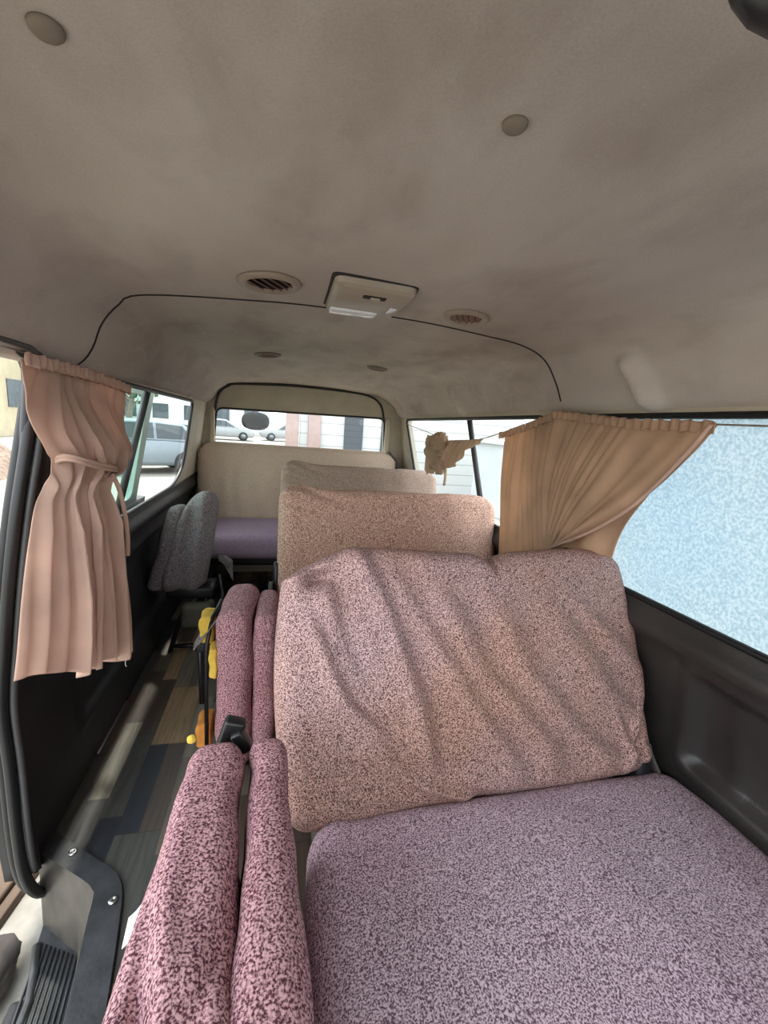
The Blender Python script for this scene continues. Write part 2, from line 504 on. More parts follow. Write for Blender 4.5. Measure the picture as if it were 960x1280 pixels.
def ceil_at(x, y):
    """height and inside normal of the headliner over (x, y)"""
    best = min(range(90), key=lambda i: abs(prof[i].x - x) + (10 if prof[i].y < 1.34 else 0))
    i = best; a = ceil_pt(max(0, i-2)/89, (y-Y0)/(YR-Y0)); b = ceil_pt(min(89, i+2)/89, (y-Y0)/(YR-Y0))
    t = (b - a).normalized(); n = Vector((t.z, 0, -t.x))
    if n.z > 0: n = -n
    p = ceil_pt(i/89, (y-Y0)/(YR-Y0))
    return Vector((x, y, p.z)), n

# seam where the rear headliner piece begins: a dark bead across the roof
def seam_line(y, dz, lo=2, hi=86, bow=.0):
    pts = []
    for i in range(lo, hi):
        p = ceil_pt(i/89, (y + bow*math.sin(i/89*PI) - Y0)/(YR-Y0)); a = ceil_pt((i-1)/89, (y-Y0)/(YR-Y0)); b = ceil_pt((i+1)/89, (y-Y0)/(YR-Y0))
        t = (b-a).normalized(); n = Vector((t.z, 0, -t.x))
        c = Vector((CX, y, 1.2)) - p
        if n.dot(c) < 0: n = -n
        pts.append(p + n*dz)
    return pts
bm = bmesh.new(); add_tube(bm, seam_line(1.30, -.0005), .0036, 6)
link('trim_1', bm, M_gap, kind='structure')

# lower side panels, swelling between floor and sill; the right one has a pressed recess
def wall_lower(name, side, ya, yb, mat, recess):
    ny = int((yb - ya) / .02) + 1; nz_ = 60
    zs = [-.02 + i * (.82) / (nz_-1) for i in range(nz_)]
    def f(u, w):
        y = ya + (yb - ya) * u; z = zs[min(nz_-1, int(round(w*(nz_-1))))]
        h = halfw(z)
        # rolled sill shoulder
        h -= .030 * math.exp(-((z - .735) / .035) ** 2)
        h -= .012 * sstep(.74, .80, z) * 0
        for (ra, rb, za, zb, dep) in recess:
            e = .016
            g = sstep(ra-e, ra+e, y) * (1 - sstep(rb-e, rb+e, y)) * sstep(za-e, za+e, z) * (1 - sstep(zb-e, zb+e, z))
            h += dep * g
            if dep > .02: h -= .009*math.exp(-((y - .64 - (z-.55)*.12)/.010)**2)*g
            # raised lip round the recess
            g2 = sstep(ra-.05, ra-.02, y) * (1 - sstep(rb+.02, rb+.05, y)) * sstep(za-.05, za-.02, z) * (1 - sstep(zb+.02, zb+.05, z)) - g
            h -= .010 * max(0, g2)
        return Vector((CX + side * h, y, z))
    bm = bmesh.new(); add_grid(bm, f, ny, nz_)
    return link(name, bm, mat, kind='structure')

def strip_loop(bm, outer, holes):
    """planar polygon with holes on points given as 3-D loops -> filled faces"""
    es = []
    for loop in [outer] + holes:
        vs = [bm.verts.new(p) for p in loop]
        es += [bm.edges.new((vs[i], vs[(i+1) % len(vs)])) for i in range(len(vs))]
    bmesh.ops.triangle_fill(bm, edges=es, use_beauty=True)

def round_poly(P, r, n=6):
    out = []
    m = len(P)
    for i in range(m):
        a, b, c = Vector(P[i-1]), Vector(P[i]), Vector(P[(i+1) % m])
        rr = r[i] if isinstance(r, (list, tuple)) else r
        d1, d2 = (a-b).normalized(), (c-b).normalized()
        s, e = b + d1*rr, b + d2*rr
        for k in range(n+1):
            t = k/n; out.append((s*(1-t)**2 + b*2*t*(1-t) + e*t*t))
    return out

def on_side(side, yz, off=0):
    y, z = yz[0], yz[1]
    return Vector((CX + side * (halfw(z) + off), y, z))

winR1 = round_poly([(-.45, .80), (1.27, .80), (1.25, 1.305), (-.45, 1.305)], .045)
winR2 = round_poly([(1.42, .80), (3.02, .80), (3.24, 1.295), (1.42, 1.305)], .045)
winL = round_poly([(1.32, .80), (2.66, .80), (2.86, .90), (2.92, 1.292), (1.32, 1.305)], [.04, .12, .07, .05, .05])

ol = wall_lower('wall_left', -1, Y1, YR, M_darkL, [(1.45, 2.5, .2, .6, .012)])
orr = wall_lower('wall_right', 1, Y0, YR, M_dark, [(-.3, .735, .43, .665, .022), (1.1, 2.6, .3, .6, .015)])
solidify(ol, .02, 1 if ol.data.polygons[10].normal.x < 0 else -1)
solidify(orr, .02, 1 if orr.data.polygons[10].normal.x > 0 else -1)

def wall_upper(name, side, ya, yb, holes, mat):
    bm = bmesh.new()
    outer = [on_side(side, p) for p in ((ya, .795), (yb, .795), (yb, 1.36), (ya, 1.36))]
    strip_loop(bm, outer, [[on_side(side, p) for p in h] for h in holes])
    o = link(name, bm, mat, smooth=False, kind='structure')
    s = sum(p.normal.x for p in o.data.polygons)
    solidify(o, .012 if side < 0 else .04, 1 if s * side > 0 else -1)
    return o
wall_upper('wall_left', -1, Y1 + .03, YR, [winL], M_trim)
wall_upper('wall_right', 1, Y0, YR, [winR1, winR2], M_trim)
bm = bmesh.new(); add_box(bm, (-.60, Y0-.04, -.02), (1.04, Y0, .86), .01)
link('cab_light_block', bm, M_dark, kind='structure')  # unseen panel added at the cab end to block low light
# header over the side door
bm = bmesh.new(); add_box(bm, (-.58, Y0, 1.325), (-.525, Y1+.02, 1.40), .008)
link('wall_left', bm, M_blackp, kind='structure')

bm = bmesh.new()
add_grid(bm, lambda u, w: Vector((XL(.79 + .53*w) + .004, 1.135 + .175*u, .79 + .53*w)), 4, 12)
o = link('trim_5', bm, M_darkL, kind='structure'); solidify(o, .003, 0)

def window(name, side, loop, mat_pane, mat_seal, divider=None, sash=False):
    w = bpy.data.objects.new(name, None); COL.objects.link(w); w['kind'] = 'structure'
    w.location = on_side(side, (loop[0][0], .8))
    inv = w.location.copy()
    bm = bmesh.new(); add_tube(bm, [on_side(side, p, .004) - inv for p in loop], .0095, 8, closed=True)
    link('frame', bm, mat_seal, w)
    bm = bmesh.new(); vs = [bm.verts.new(on_side(side, p, .022) - inv) for p in loop]
    bm.faces.new(vs)
    link('pane', bm, mat_pane, w, smooth=False)
    if divider:
        (ya, za), (yb, zb), r = divider
        bm = bmesh.new()
        a, b = on_side(side, (ya, za), .018) - inv, on_side(side, (yb, zb), .018) - inv
        for off in (-.011, .011):
            add_tube(bm, [a + Vector((0, off, 0)), b + Vector((0, off, 0))], r, 8)
        link('divider', bm, M_rubber_grey, w)
    return w
window('window_1', 1, winR1, M_film, M_rubber)
window('window_2', 1, winR2, M_glass, M_rubber, ((1.96, .80), (2.12, 1.30), .010))
window('window_3', -1, winL, M_glass, M_rubber, ((1.79, .80), (2.02, 1.295), .011))

# dark door jamb face between the seal and the panel of the left wall
bm = bmesh.new()
def jamb(u, w):
    z = -.02 + 1.36*w
    return Vector((XL(z) - .022 + .027*u, Y1 + .012 + .012*sstep(.8, 1.2, z) - .01*math.sin(u*PI), z))
add_grid(bm, jamb, 6, 40)
link('wall_left', bm, M_darkL, kind='structure')

# tailgate wall: arch header, posts, opening for the rear glass
rw = round_poly([(-.475, 1.00), (.84, 1.00), (.82, 1.293), (-.455, 1.272)], .05)
bm = bmesh.new()
strip_loop(bm, [Vector(p) for p in ((-.63, YR, -.02), (1.06, YR, -.02), (1.06, YR, 1.56), (-.63, YR, 1.56))], [[Vector((p[0], YR, p[1])) for p in rw]])
o = link('wall_rear', bm, M_trim, smooth=False, kind='structure'); solidify(o, .05, 1 if o.data.polygons[0].normal.y > 0 else -1)
w4 = bpy.data.objects.new('window_4', None); COL.objects.link(w4); w4['kind'] = 'structure'; w4.location = (CX, YR, 1)
bm = bmesh.new(); add_tube(bm, [Vector((p[0]-CX, .002, p[1]-1)) for p in rw], .008, 8, closed=True); link('frame', bm, M_rubber, w4)
bm = bmesh.new(); bm.faces.new([bm.verts.new((p[0]-CX, .03, p[1]-1)) for p in rw]); link('pane', bm, M_glass, w4, smooth=False)
# black gasket arch over the tailgate
arch = smooth_path([(-.462, YR-.012, 1.25), (-.455, YR-.012, 1.32), (-.430, YR-.012, 1.39), (-.375, YR-.012, 1.436), (-.292, YR-.012, 1.458), (.11, YR-.012, 1.480), (.539, YR-.012, 1.474), (.70, YR-.012, 1.452), (.772, YR-.012, 1.406), (.80, YR-.012, 1.35), (.815, YR-.012, 1.27)], 70)
bm = bmesh.new(); add_tube(bm, arch, .009, 8); link('trim_2', bm, M_rubber, kind='structure')
# slim posts beside the rear glass
for x0, x1, z1, nm in ((-.50, -.465, 1.275, 'trim_3'), (.83, .87, 1.295, 'trim_4')):
    bm = bmesh.new(); add_box(bm, (x0, YR-.03, .8), (x1, YR-.004, z1), .008); link(nm, bm, M_trim, kind='structure')

# ------------------------------------------------------------------ door seal, step, outer door
seal_pts = [(-.3, 1.330), (.6, 1.329), (1.00, 1.328), (1.067, 1.320), (1.118, 1.306), (1.138, 1.268), (1.130, 1.187), (1.116, 1.098), (1.096, .973), (1.084, .828),
            (1.082, .670), (1.085, .493), (1.075, .334), (1.060, .162), (1.058, .04), (1.078, -.045), (1.115, -.105), (1.16, -.13)]
path = smooth_path([(XL(z) - .004, y, z) for y, z in seal_pts], 120)
t = thing('door_seal', 'black rubber door seal running round the open doorway on the left', 'door seal', path[60]); inv = Vector(path[60])
bm = bmesh.new(); add_tube(bm, [p - inv for p in path], .013, 10); link('rubber_bead', bm, M_rubber, t)
bm = bmesh.new(); add_tube(bm, [p - inv + Vector((.019, .010, 0)) for p in path[22:-8]], .008, 8); link('grey_lip', bm, M_rubber_grey, t)
bm = bmesh.new(); add_tube(bm, [p - inv + Vector((-.02, .012, 0)) for p in path], .012, 8); link('outer_bead', bm, M_rubber, t)

st = thing('door_step', 'scuffed dark plastic entry step with ribbed tread below the open doorway', 'step', (-.45, .7, 0))
inv = Vector((-.45, .7, 0))
def flat_ring(bm, outer, inner, z):
    a = [bm.verts.new(Vector((p[0], p[1], z)) - inv) for p in outer]; b = [bm.verts.new(Vector((p[0], p[1], z)) - inv) for p in inner]
    for i in range(len(a)-1): bm.faces.new((a[i], a[i+1], b[i+1], b[i]))
out_l = smooth_path([(-.605, 1.20, 0), (-.56, 1.165, 0), (-.45, 1.085, 0), (-.39, 1.04, 0), (-.362, .995, 0), (-.345, .93, 0), (-.312, .74, 0), (-.29, .55, 0), (-.28, .2, 0), (-.28, -.5, 0)], 60)
in_l = smooth_path([(-.612, 1.135, 0), (-.57, 1.105, 0), (-.475, 1.04, 0), (-.435, 1.008, 0), (-.422, .985, 0), (-.415, .93, 0), (-.385, .74, 0), (-.365, .55, 0), (-.355, .2, 0), (-.355, -.5, 0)], 60)
low = smooth_path([(-.598, 1.10, -.2), (-.57, 1.08, -.2), (-.505, 1.03, -.2), (-.478, 1.012, -.2), (-.468, .99, -.2), (-.460, .93, -.2), (-.435, .74, -.2), (-.42, .55, -.2), (-.41, .2, -.2), (-.41, -.5, -.2)], 60)
bm = bmesh.new(); flat_ring(bm, out_l, in_l, .012)
a = [bm.verts.new(Vector((p.x, p.y, .012)) - inv) for p in out_l]; b = [bm.verts.new(Vector((p.x+.004, p.y+.004, -.002)) - inv) for p in out_l]
for i in range(59): bm.faces.new((a[i], a[i+1], b[i+1], b[i]))
bmesh.ops.remove_doubles(bm, verts=bm.verts, dist=1e-4)
sharp(link('edge_flange', bm, M_step, st))
bm = bmesh.new()
a = [bm.verts.new(Vector((p.x, p.y, .012)) - inv) for p in in_l]; b = [bm.verts.new(Vector(p) - inv) for p in low]
for i in range(59): bm.faces.new((a[i], a[i+1], b[i+1], b[i]))
link('riser', bm, M_stepwall, st, label='worn greyish riser wall of the step')
bm = bmesh.new()
V = [bm.verts.new(Vector((p.x, p.y, -.2)) - inv) for p in low] + [bm.verts.new(Vector(p) - inv) for p in ((-.53, -.5, -.2), (-.535, .5, -.2), (-.545, .92, -.2), (-.575, 1.0, -.2), (-.59, 1.05, -.2))]
bm.faces.new(V)
for k in range(9):
    dx = -.012 - k*.0125
    pts = [(-.468+dx, 1.005 - .0 + k*.006, -.198), (-.435+dx, .74, -.198), (-.42+dx, .55, -.198), (-.41+dx, .2, -.198), (-.41+dx, -.5, -.198)]
    add_tube(bm, [Vector(p) - inv for p in smooth_path(pts, 20)], .0035, 6)
edge = [(-.59, 1.05, -.2), (-.575, 1.0, -.2), (-.548, .92, -.2), (-.54, .5, -.2), (-.535, -.5, -.2)]
add_tube(bm, [Vector(p) - inv for p in smooth_path(edge, 24)], .011, 8)
link('tread', bm, M_step, st, label='ribbed step tread')
for x, y in ((-.52, 1.115), (-.372, .965)):
    bm = bmesh.new(); add_lathe(bm, [(.011, .0), (.011, .003), (.008, .005), (.004, .005), (.003, .0035)], 16)
    link('screw', bm, M_steel, st, loc=Vector((x, y, .012)) - inv)
# outer sill under the step (painted body edge)
bm = bmesh.new(); add_box(bm, (-.60, -.5, -.30), (-.535, .95, -.215), .012)
link('sill_panel', bm, M_blackp, st, loc=-inv)

# sliding door pushed back outside the body: seen through the left window and past the seal
sd = thing('sliding_door', 'van sliding door pushed back outside the left window, tinted pane in it', 'door', (-.78, 1.2, -.3))
inv = Vector((-.78, 1.2, -.3))
def dx(z): return CX - halfw(z) - .13
bm = bmesh.new()
def dl(u, w): z = -.16 + .92*w; return Vector((dx(z), 1.21 + 1.31*u, z)) - inv
add_grid(bm, dl, 10, 24); o = link('door_skin', bm, M_darkL, sd); solidify(o, .04, 0)
bm = bmesh.new(); lp = round_poly([(1.56, .79), (2.30, .79), (2.40, 1.29), (1.62, 1.29)], .05)
strip_loop(bm, [Vector((dx(z), y, z)) - inv for y, z in ((1.50, .75), (2.38, .75), (2.50, 1.33), (1.56, 1.33))], [[Vector((dx(p[1]), p[0], p[1])) - inv for p in lp]])
o = link('door_window_frame', bm, M_greenp, sd, smooth=False); solidify(o, .03, 0)
bm = bmesh.new(); bm.faces.new([bm.verts.new(Vector((dx(p[1]), p[0], p[1])) - inv) for p in lp]); link('door_pane', bm, M_tint, sd, smooth=False)

# ------------------------------------------------------------------ roof fittings
def on_ceiling(x, y):
    p, n = ceil_at(x, y)
    q = n.to_track_quat('Z', 'Y')
    return p, q.to_euler()

for (x, y, lab) in ((-.197, .483, 'round cloth-covered roof button toward the open doorway side, at far upper left'),
                    (.232, .477, 'round cloth-covered roof button ahead of the dome lamp, toward the frosted window')):
    p, e = on_ceiling(x, y)
    bm = bmesh.new(); add_lathe(bm, [(.0135, 0), (.013, .003), (.0105, .0055), (.005, .0063), (.001, .0064)], 32)
    tag(link('roof_button', bm, M_button, loc=p, rot=e), lab, 'button', 'roof buttons')

def round_vent(x, y, r, lab, n=5, rotz=.5, flat=1.0):
    p, e = on_ceiling(x, y)
    t = thing('ceiling_vent', lab, 'vent', p, e, 'round roof vents')
    t.scale = (1, 1, 1)
    bm = bmesh.new(); add_lathe(bm, [(r, 0), (r, .004), (r*.93, .010), (r*.80, .011), (r*.70, .007), (r*.68, .0015)], 40)
    link('ring', bm, M_vent if y < 2 else M_ventfar, t)
    bm = bmesh.new(); add_lathe(bm, [(r*.7, .0005), (r*.7, .0028), (.001, .0030)], 32); link('dark_core', bm, M_gap, t)
    bm = bmesh.new(); rm = Matrix.Rotation(.5, 3, 'X')
    for k in range(n):
        yy = (k - (n-1)/2) * r*.26; hl = math.sqrt(max(0, (r*.66)**2 - yy*yy))
        add_box(bm, (-hl, yy-.0065, .004), (hl, yy+.0065, .007), .001, 1, rot=rm)
    link('slats', bm, M_ventslat, t, rot=(0, 0, rotz), smooth=False)
    return t
round_vent(-.032, 1.125, .074, 'round beige roof vent left of the dome lamp, ahead of the seam')
round_vent(.487, 1.158, .062, 'round beige roof vent right of the dome lamp')
round_vent(-.067, 2.30, .066, 'small far roof vent behind the seam, on the doorway side', 4)
round_vent(.50, 2.33, .056, 'small far roof vent behind the seam, on the curtain side', 4)

p, e = on_ceiling(.205, 1.14)
dl_ = thing('dome_lamp', 'beige rectangular dome lamp with clear lens in middle of the roof', 'lamp', p + Vector((0, 0, .004)), (PI, 0, 0))
# shape in plan (x right, y toward the camera because the lamp hangs upside down)
pl = [(-.098, .135), (.098, .130), (.105, .05), (.098, -.125), (.05, -.140), (-.095, -.135)]
def slab(bm, poly, z0, z1, inset):
    a = [bm.verts.new((x, y, z0)) for x, y in poly]; b = [bm.verts.new((x*(1-inset), y*(1-inset), z1-.006)) for x, y in poly]; c = [bm.verts.new((x*(1-inset-.07), y*(1-inset-.07), z1)) for x, y in poly]
    m = len(poly)
    for r1, r2 in ((a, b), (b, c)):
        for i in range(m): bm.faces.new((r1[i], r1[(i+1) % m], r2[(i+1) % m], r2[i]))
    bm.faces.new(c); bm.faces.new(list(reversed(a)))
bm = bmesh.new(); slab(bm, [tuple(v)[:2] for v in round_poly([(x, y, 0) for x, y in pl], .02, 4)], 0, .024, .05)
sharp(link('housing', bm, M_lampbody, dl_), 30)
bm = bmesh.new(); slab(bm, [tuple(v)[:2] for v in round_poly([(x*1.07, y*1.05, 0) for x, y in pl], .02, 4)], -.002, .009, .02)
sharp(link('shadow_rim', bm, M_gap, dl_), 30)  # dark plate, wider than the housing, stands in for its shadow line
bm = bmesh.new(); add_box(bm, (-.084, -.124, .016), (.044, -.066, .029), .006, 3)
link('lens', bm, M_lens, dl_, label='clear white lens')
bm = bmesh.new(); add_box(bm, (-.022, .052, .020), (.036, .078, .0262), .004, 2); sp = link('switch_slot', bm, M_gap, dl_)
bm = bmesh.new(); add_box(bm, (-.004, .056, .024), (.020, .074, .032), .003, 2); link('switch', bm, M_lampbody, sp)
bm = bmesh.new(); add_box(bm, (.062, -.055, .014), (.082, .0, .0262), .004, 2); link('side_lens', bm, M_lens, dl_)

# black handle at the top right of the roof, very near
gh = thing('grab_handle', 'black plastic grab handle on the roof in the upper right corner', 'handle', (.312, .173, 1.50))
pts = smooth_path([(-.09, .05, -.02), (-.075, .038, -.048), (-.03, .022, -.056), (.03, .014, -.058), (.10, .005, -.052), (.13, .0, -.02)], 24)
bm = bmesh.new(); add_tube(bm, pts, [.012 + .008*math.sin(PI*i/23) for i in range(24)], 12); link('grip', bm, M_blackp, gh)
for x, y in ((-.09, .05), (.13, 0)):
    bm = bmesh.new(); add_box(bm, (x-.018, y-.012, -.03), (x+.018, y+.012, .035), .008, 3); link('mount', bm, M_blackp, gh)
bm = bmesh.new(); add_box(bm, (-.0, -.004, -.079), (.05, .012, -.0725), .003, 2, rot=Matrix.Rotation(-.12, 3, 'Z')); link('glint_strip', bm, M_steel, gh, label='silver strip standing in for a glint')  # bright steel strip added to imitate a glint on the grip

# ------------------------------------------------------------------ seats
def place_pad(name, bm, mat, parent, center, recline=0, yaw=0, label=None):
    return link(name, bm, mat, parent, loc=Vector(center) - parent.location, rot=(-recline, 0, yaw), label=label)

# --- front bench
FOLDS = [  # centre line (s, t) points, width, height, start and end down the backrest
    ([(.17, 0), (.25, .25), (.32, .62), (.345, .9)], .026, .014, .0, .85),
    ([(.24, .05), (.32, .28), (.45, .62), (.56, .88)], .030, .010, .05, .9),
    ([(.07, .25), (.10, .38), (.15, .58), (.24, .72)], .020, .015, .28, .68),
    ([(.10, .05), (.11, .2), (.14, .4), (.19, .55)], .022, .012, .02, .5),
    ([(.38, .15), (.47, .5), (.66, .82)], .040, .011, .2, .88),
    ([(.53, .2), (.59, .5), (.72, .75), (.83, .88)], .040, .009, .25, .9),
    ([(.68, .2), (.82, .58), (.90, .7)], .040, .007, .25, .75),
    ([(.76, .2), (.96, .55)], .035, .006, .22, .6),
    ([(.20, .74), (.30, .88), (.42, .97)], .026, .010, .72, 1.1),
    ([(.90, .92), (.94, .74), (.97, .66)][::-1], .016, .010, .66, .98),
    ([(.86, .70), (.93, .96)], .014, .008, .72, .98),
]
def back_front(q):
    x, y, z = q; hx, hy, hz = .497, .075, .315
    t = (hz - z) / (2*hz)              # 0 top .. 1 bottom
    s = (x + hx) / (2*hx)              # 0 left .. 1 right
    front = sstep(.02, -.06, y)
    # outline: slightly narrower at the shoulders, full at the middle, tucked in at the bottom
    w = 1 + .055*math.sin(PI*min(1, t*1.05)) - .02*t
    x = x * w
    # crown
    y -= front * .035 * math.cos(s*PI - PI/2) * math.sin(PI*min(1, .15+t*.85))
    # top edge: dip between the two places, left corner pulled into a limp ear
    edge = 1 - sstep(0, .16, t)
    z -= edge * (.022*math.exp(-((s-.56)/.035)**2) + .018*math.exp(-((s-.30)/.13)**2)*0 + .055*sstep(.19, 0, s) - .008*math.sin(s*9))
    z -= edge * .012 * sstep(.85, 1.0, s)
    if front > 0:
        # pulled folds that fan from the limp upper-left corner down to the right
        for pts, wd, am, t0, t1 in FOLDS:
            c = interp(t, [p[1] for p in pts], [p[0] for p in pts])
            dd = (s - c)/wd
            win = sstep(t0-.08, t0+.08, t) * (1 - sstep(t1-.10, t1+.12, t))
            y -= front * 1.35 * am * win * (math.exp(-dd*dd) - .75*math.exp(-((dd-1.7)/1.15)**2))
        # pocket behind the ear
        g = math.exp(-((s-.09)/.04)**2 - ((t-.11)/.05)**2); y += front * .055 * g
        g = math.exp(-((s-.035)/.03)**2 - ((t-.09)/.05)**2); y -= front * .020 * g
        g = math.exp(-((s-.15)/.03)**2 - ((t-.045)/.07)**2); y -= front * .014 * g
        # slumped swag at the lower edge
        g = math.exp(-((t-.93)/.06)**2); y -= front * .012 * g * (.5+.5*math.sin(s*14+1))
        y -= front * .004 * nz(s*6, t*6, 1)
        # centre crease below the dip
        g = math.exp(-((s-.56-.01*t)/.012)**2) * (1 - sstep(.05, .16, t)); y += front*.014*g
    # lower hem rises toward the right
    z += sstep(.75, 1, t) * (.020*s - .006*math.sin(s*11))
    return Vector((x, y, z))

def cush_front(q):
    x, y, z = q; hx, hy = .51, .30
    top = sstep(0, .04, z)
    z += top * (.022 * (1-(x/hx)**2) * (1 - (y/hy)**2) + .004*nz(x, y, 0, 7) + .0015*nz(x, y, 2, 22))
    k = sstep(.12, .3, y)
    # pleats where the cloth is stuffed under the backrest at the left
    z += top * k * .006 * math.sin(x*38) * sstep(-.25, -.5, x)
    x = x + k * (-.02 if x > 0 else .012) * abs(x/hx)
    return Vector((x, y, z))

def bench(label, loc, group='double bench seats in rows'):
    return thing('bench_seat', label, 'bench seat', loc, group=group)

b1 = bench('nearest wide bench seat in mottled mauve and tan cover, beside the frosted window', (.54, .55, 0))
place_pad('seat_cushion', pad_bm((.505, .31, .085), .07, (72, 44, 10), cush_front), M_cush1, b1, (.575, .485, .300))
place_pad('backrest', pad_bm((.497, .075, .315), .052, (170, 14, 120), back_front), M_cov1, b1, (.522, .958, .600), math.radians(27))
bm = bmesh.new()
add_box(bm, (-.42, -.28, .16), (.44, .30, .225), .01)
for x in (-.36, .38):
    for y in (-.22, .22): add_box(bm, (x-.022, y-.022, 0), (x+.022, y+.022, .17), .004)
link('frame', bm, M_metal, b1)
bm = bmesh.new(); add_box(bm, (.40, .20, .26), (.455, .31, .40), .02, 3, rot=Matrix.Rotation(-.3, 3, 'X')); link('recliner_hinge', bm, M_blackp, b1)

def back_rear(hx, hy, hz, seed, wr=.004, crumple=0, dip=0):
    def f(q):
        x, y, z = q
        t = (hz - z)/(2*hz); s = (x+hx)/(2*hx); front = sstep(.02, -.05, y)
        y -= front * .02 * math.sin(PI*s) * math.sin(PI*min(1, .2+t*.8))
        edge = 1 - sstep(0, .15, t)
        z += edge * (.006*nz(s*4, seed, 0) + .004*nz(s*11, seed, 4))
        z -= edge * .03 * math.exp(-((s-1)/.05)**2)
        y -= front * wr * (nz(s*5+t*3, t*2.2, seed) + .6*nz(s*13, t*3, seed+3))
        if crumple:
            g = sstep(.42, 0, s) * (1 - sstep(.05, .30, t))
            y -= front * crumple * g * math.sin((t*2.2 - s*1.1)*24)
            z += edge * crumple * 1.1 * sstep(.10, .0, abs(s-.09))
        return Vector((x, y, z))
    return f

def bench_frame(b, w, d):
    bm = bmesh.new(); add_box(bm, (-w/2+.05, -d/2, .15), (w/2-.05, d/2, .21), .01)
    for x in (-w/2+.12, w/2-.12):
        for y in (-d/2+.06, d/2-.06): add_box(bm, (x-.02, y-.02, 0), (x+.02, y+.02, .16), .004)
    link('frame', bm, M_metal, b)

b2 = bench('second bench seat in tan-pink speckled cover, directly behind the nearest bench', (.52, 1.45, 0))
place_pad('seat_cushion', pad_bm((.50, .27, .08), .06, (30, 20, 8), None), M_cov2, b2, (.54, 1.36, .30))
place_pad('backrest', pad_bm((.512, .065, .30), .055, (110, 10, 70), back_rear(.512, .065, .30, 2.0, .008, .016)), M_cov2, b2, (.517, 1.815, .640), math.radians(14))
bench_frame(b2, 1.0, .5)
bm = bmesh.new(); add_box(bm, (-.530, .30, .40), (-.505, .37, .62), .01, 3, rot=Matrix.Rotation(-.24, 3, 'X')); hb = link('recliner_cover', bm, M_blackp, b2)
bm = bmesh.new(); add_lathe(bm, [(.03, 0), (.028, .014), (.012, .018)], 20, Matrix.Translation((-.53, .30, .52)) @ Matrix.Rotation(-PI/2, 4, 'Y')); link('knob', bm, M_strap, hb)

b3 = bench('third bench seat in grey-beige cover, its top showing above the second bench', (.52, 2.25, 0))
place_pad('seat_cushion', pad_bm((.50, .27, .08), .06, (30, 20, 8), None), M_cov3, b3, (.54, 2.14, .30))
place_pad('backrest', pad_bm((.505, .065, .315), .055, (100, 10, 60), back_rear(.505, .065, .315, 5.0, .009, .016)), M_cov3, b3, (.520, 2.610, .655), math.radians(14))
bench_frame(b3, 1.0, .5)

b4 = bench('full-width rear bench seat in beige cover with lilac cushion, below the rear window', (.17, 2.95, 0), None)
def rear_cush(q):
    x, y, z = q; top = sstep(0, .04, z)
    z += top*(.02*(1-(x/.74)**2) + .006*nz(x, y, 1, 6)); return Vector((x, y, z))
place_pad('seat_cushion', pad_bm((.735, .27, .075), .06, (80, 30, 8), rear_cush), M_covRc, b4, (.17, 2.93, .415))
def rear_back(q):
    x, y, z = q; hz = .29; t = (hz-z)/(2*hz); s = (x+.735)/1.47; front = sstep(.02, -.05, y); edge = 1-sstep(0, .15, t)
    e_ = min(s, 1-s); e_ = max(0, 1-e_/.10); z -= edge*.10*(1-math.sqrt(1-min(1, e_)**2*.98)) 
    y -= front*(.02*math.sin(PI*s) + .006*nz(s*9+t, t*1.5, 8) + .005*math.sin(s*60+4*nz(s*4, t, 2))*sstep(.1, .6, t))
    return Vector((x, y, z))
place_pad('backrest', pad_bm((.735, .065, .29), .055, (120, 10, 50), rear_back), M_covR, b4, (.17, 3.265, .745), math.radians(10))
bm = bmesh.new(); add_box(bm, (-.66, -.2, .28), (.66, .26, .36), .01)
for x in (-.6, .6): add_box(bm, (x-.03, -.1, 0), (x+.03, .2, .3), .005)
link('frame', bm, M_metal, b4)

# --- folded aisle seats
def fold_pad(hx, hy, hz, seed, taper=0, wr=.006, belly=0):
    def f(q):
        x, y, z = q
        k = (hy - y)/(2*hy)            # 0 far end .. 1 near end
        x = x * (1 - taper*(1-k)) + taper*.03*(1-k)
        up = sstep(hz*.3, hz, z)
        z += up * (.010*nz(x*6, y*5, seed) - .014*(1-k)**4)
        x += wr * (nz(y*6, z*6, seed) + .7*nz(y*14, z*11, seed+4)) 
        # a couple of slouched creases
        c = math.sin((y*1.0 + z*1.6)*16 + 3*nz(y*3, z*3, seed+9)); x += (wr*.8) * (c if c > 0 else 0) * (1 if x > 0 else -1)
        y += .006*nz(x*9, z*7, seed+2)
        return Vector((x, y, z))
    return f

j1 = thing('folding_seat', 'nearest folded aisle seat, two thick pink speckled pads standing on edge', 'folding seat', (-.06, .5, 0), group='folded aisle seats')
def j1_left(q):
    v = fold_pad(.07, .235, .245, 1.0, .42, .007)(q)
    # rucked folds near the close end
    if v.y < 0 and v.z > .1:
        v.z += .006*math.sin(v.x*60 + v.y*50)*sstep(0, -.2, v.y)
    k = sstep(.08, -.16, v.y)
    v.x += .012*math.exp(-((v.z-.17+.25*(v.y+.2))/.02)**2)*k * (1 if v.x < 0 else -1)
    v.z -= k*(.016*math.exp(-((v.x+.028+.12*(v.y+.1))/.010)**2) + .010*math.exp(-((v.x-.030-.25*(v.y+.15))/.010)**2))
    v.z += k*.008*math.exp(-((v.x+.008+.1*(v.y+.1))/.014)**2)
    return v
place_pad('seat_pad', pad_bm((.070, .245, .245), .048, (22, 60, 50), j1_left), M_jump, j1, (-.098, .475, .425), 0, .045)
place_pad('back_pad', pad_bm((.040, .24, .235), .034, (14, 60, 44), fold_pad(.040, .24, .235, 6.0, .28, .007)), M_jump, j1, (-.002, .475, .430), 0, .05)
bm = bmesh.new()
add_tube(bm, [(-.045, .20, .10), (-.045, .20, .60), (-.045, .12, .63)], .010, 8)
add_tube(bm, [(-.045, -.2, .10), (-.045, .20, .10)], .012, 8)
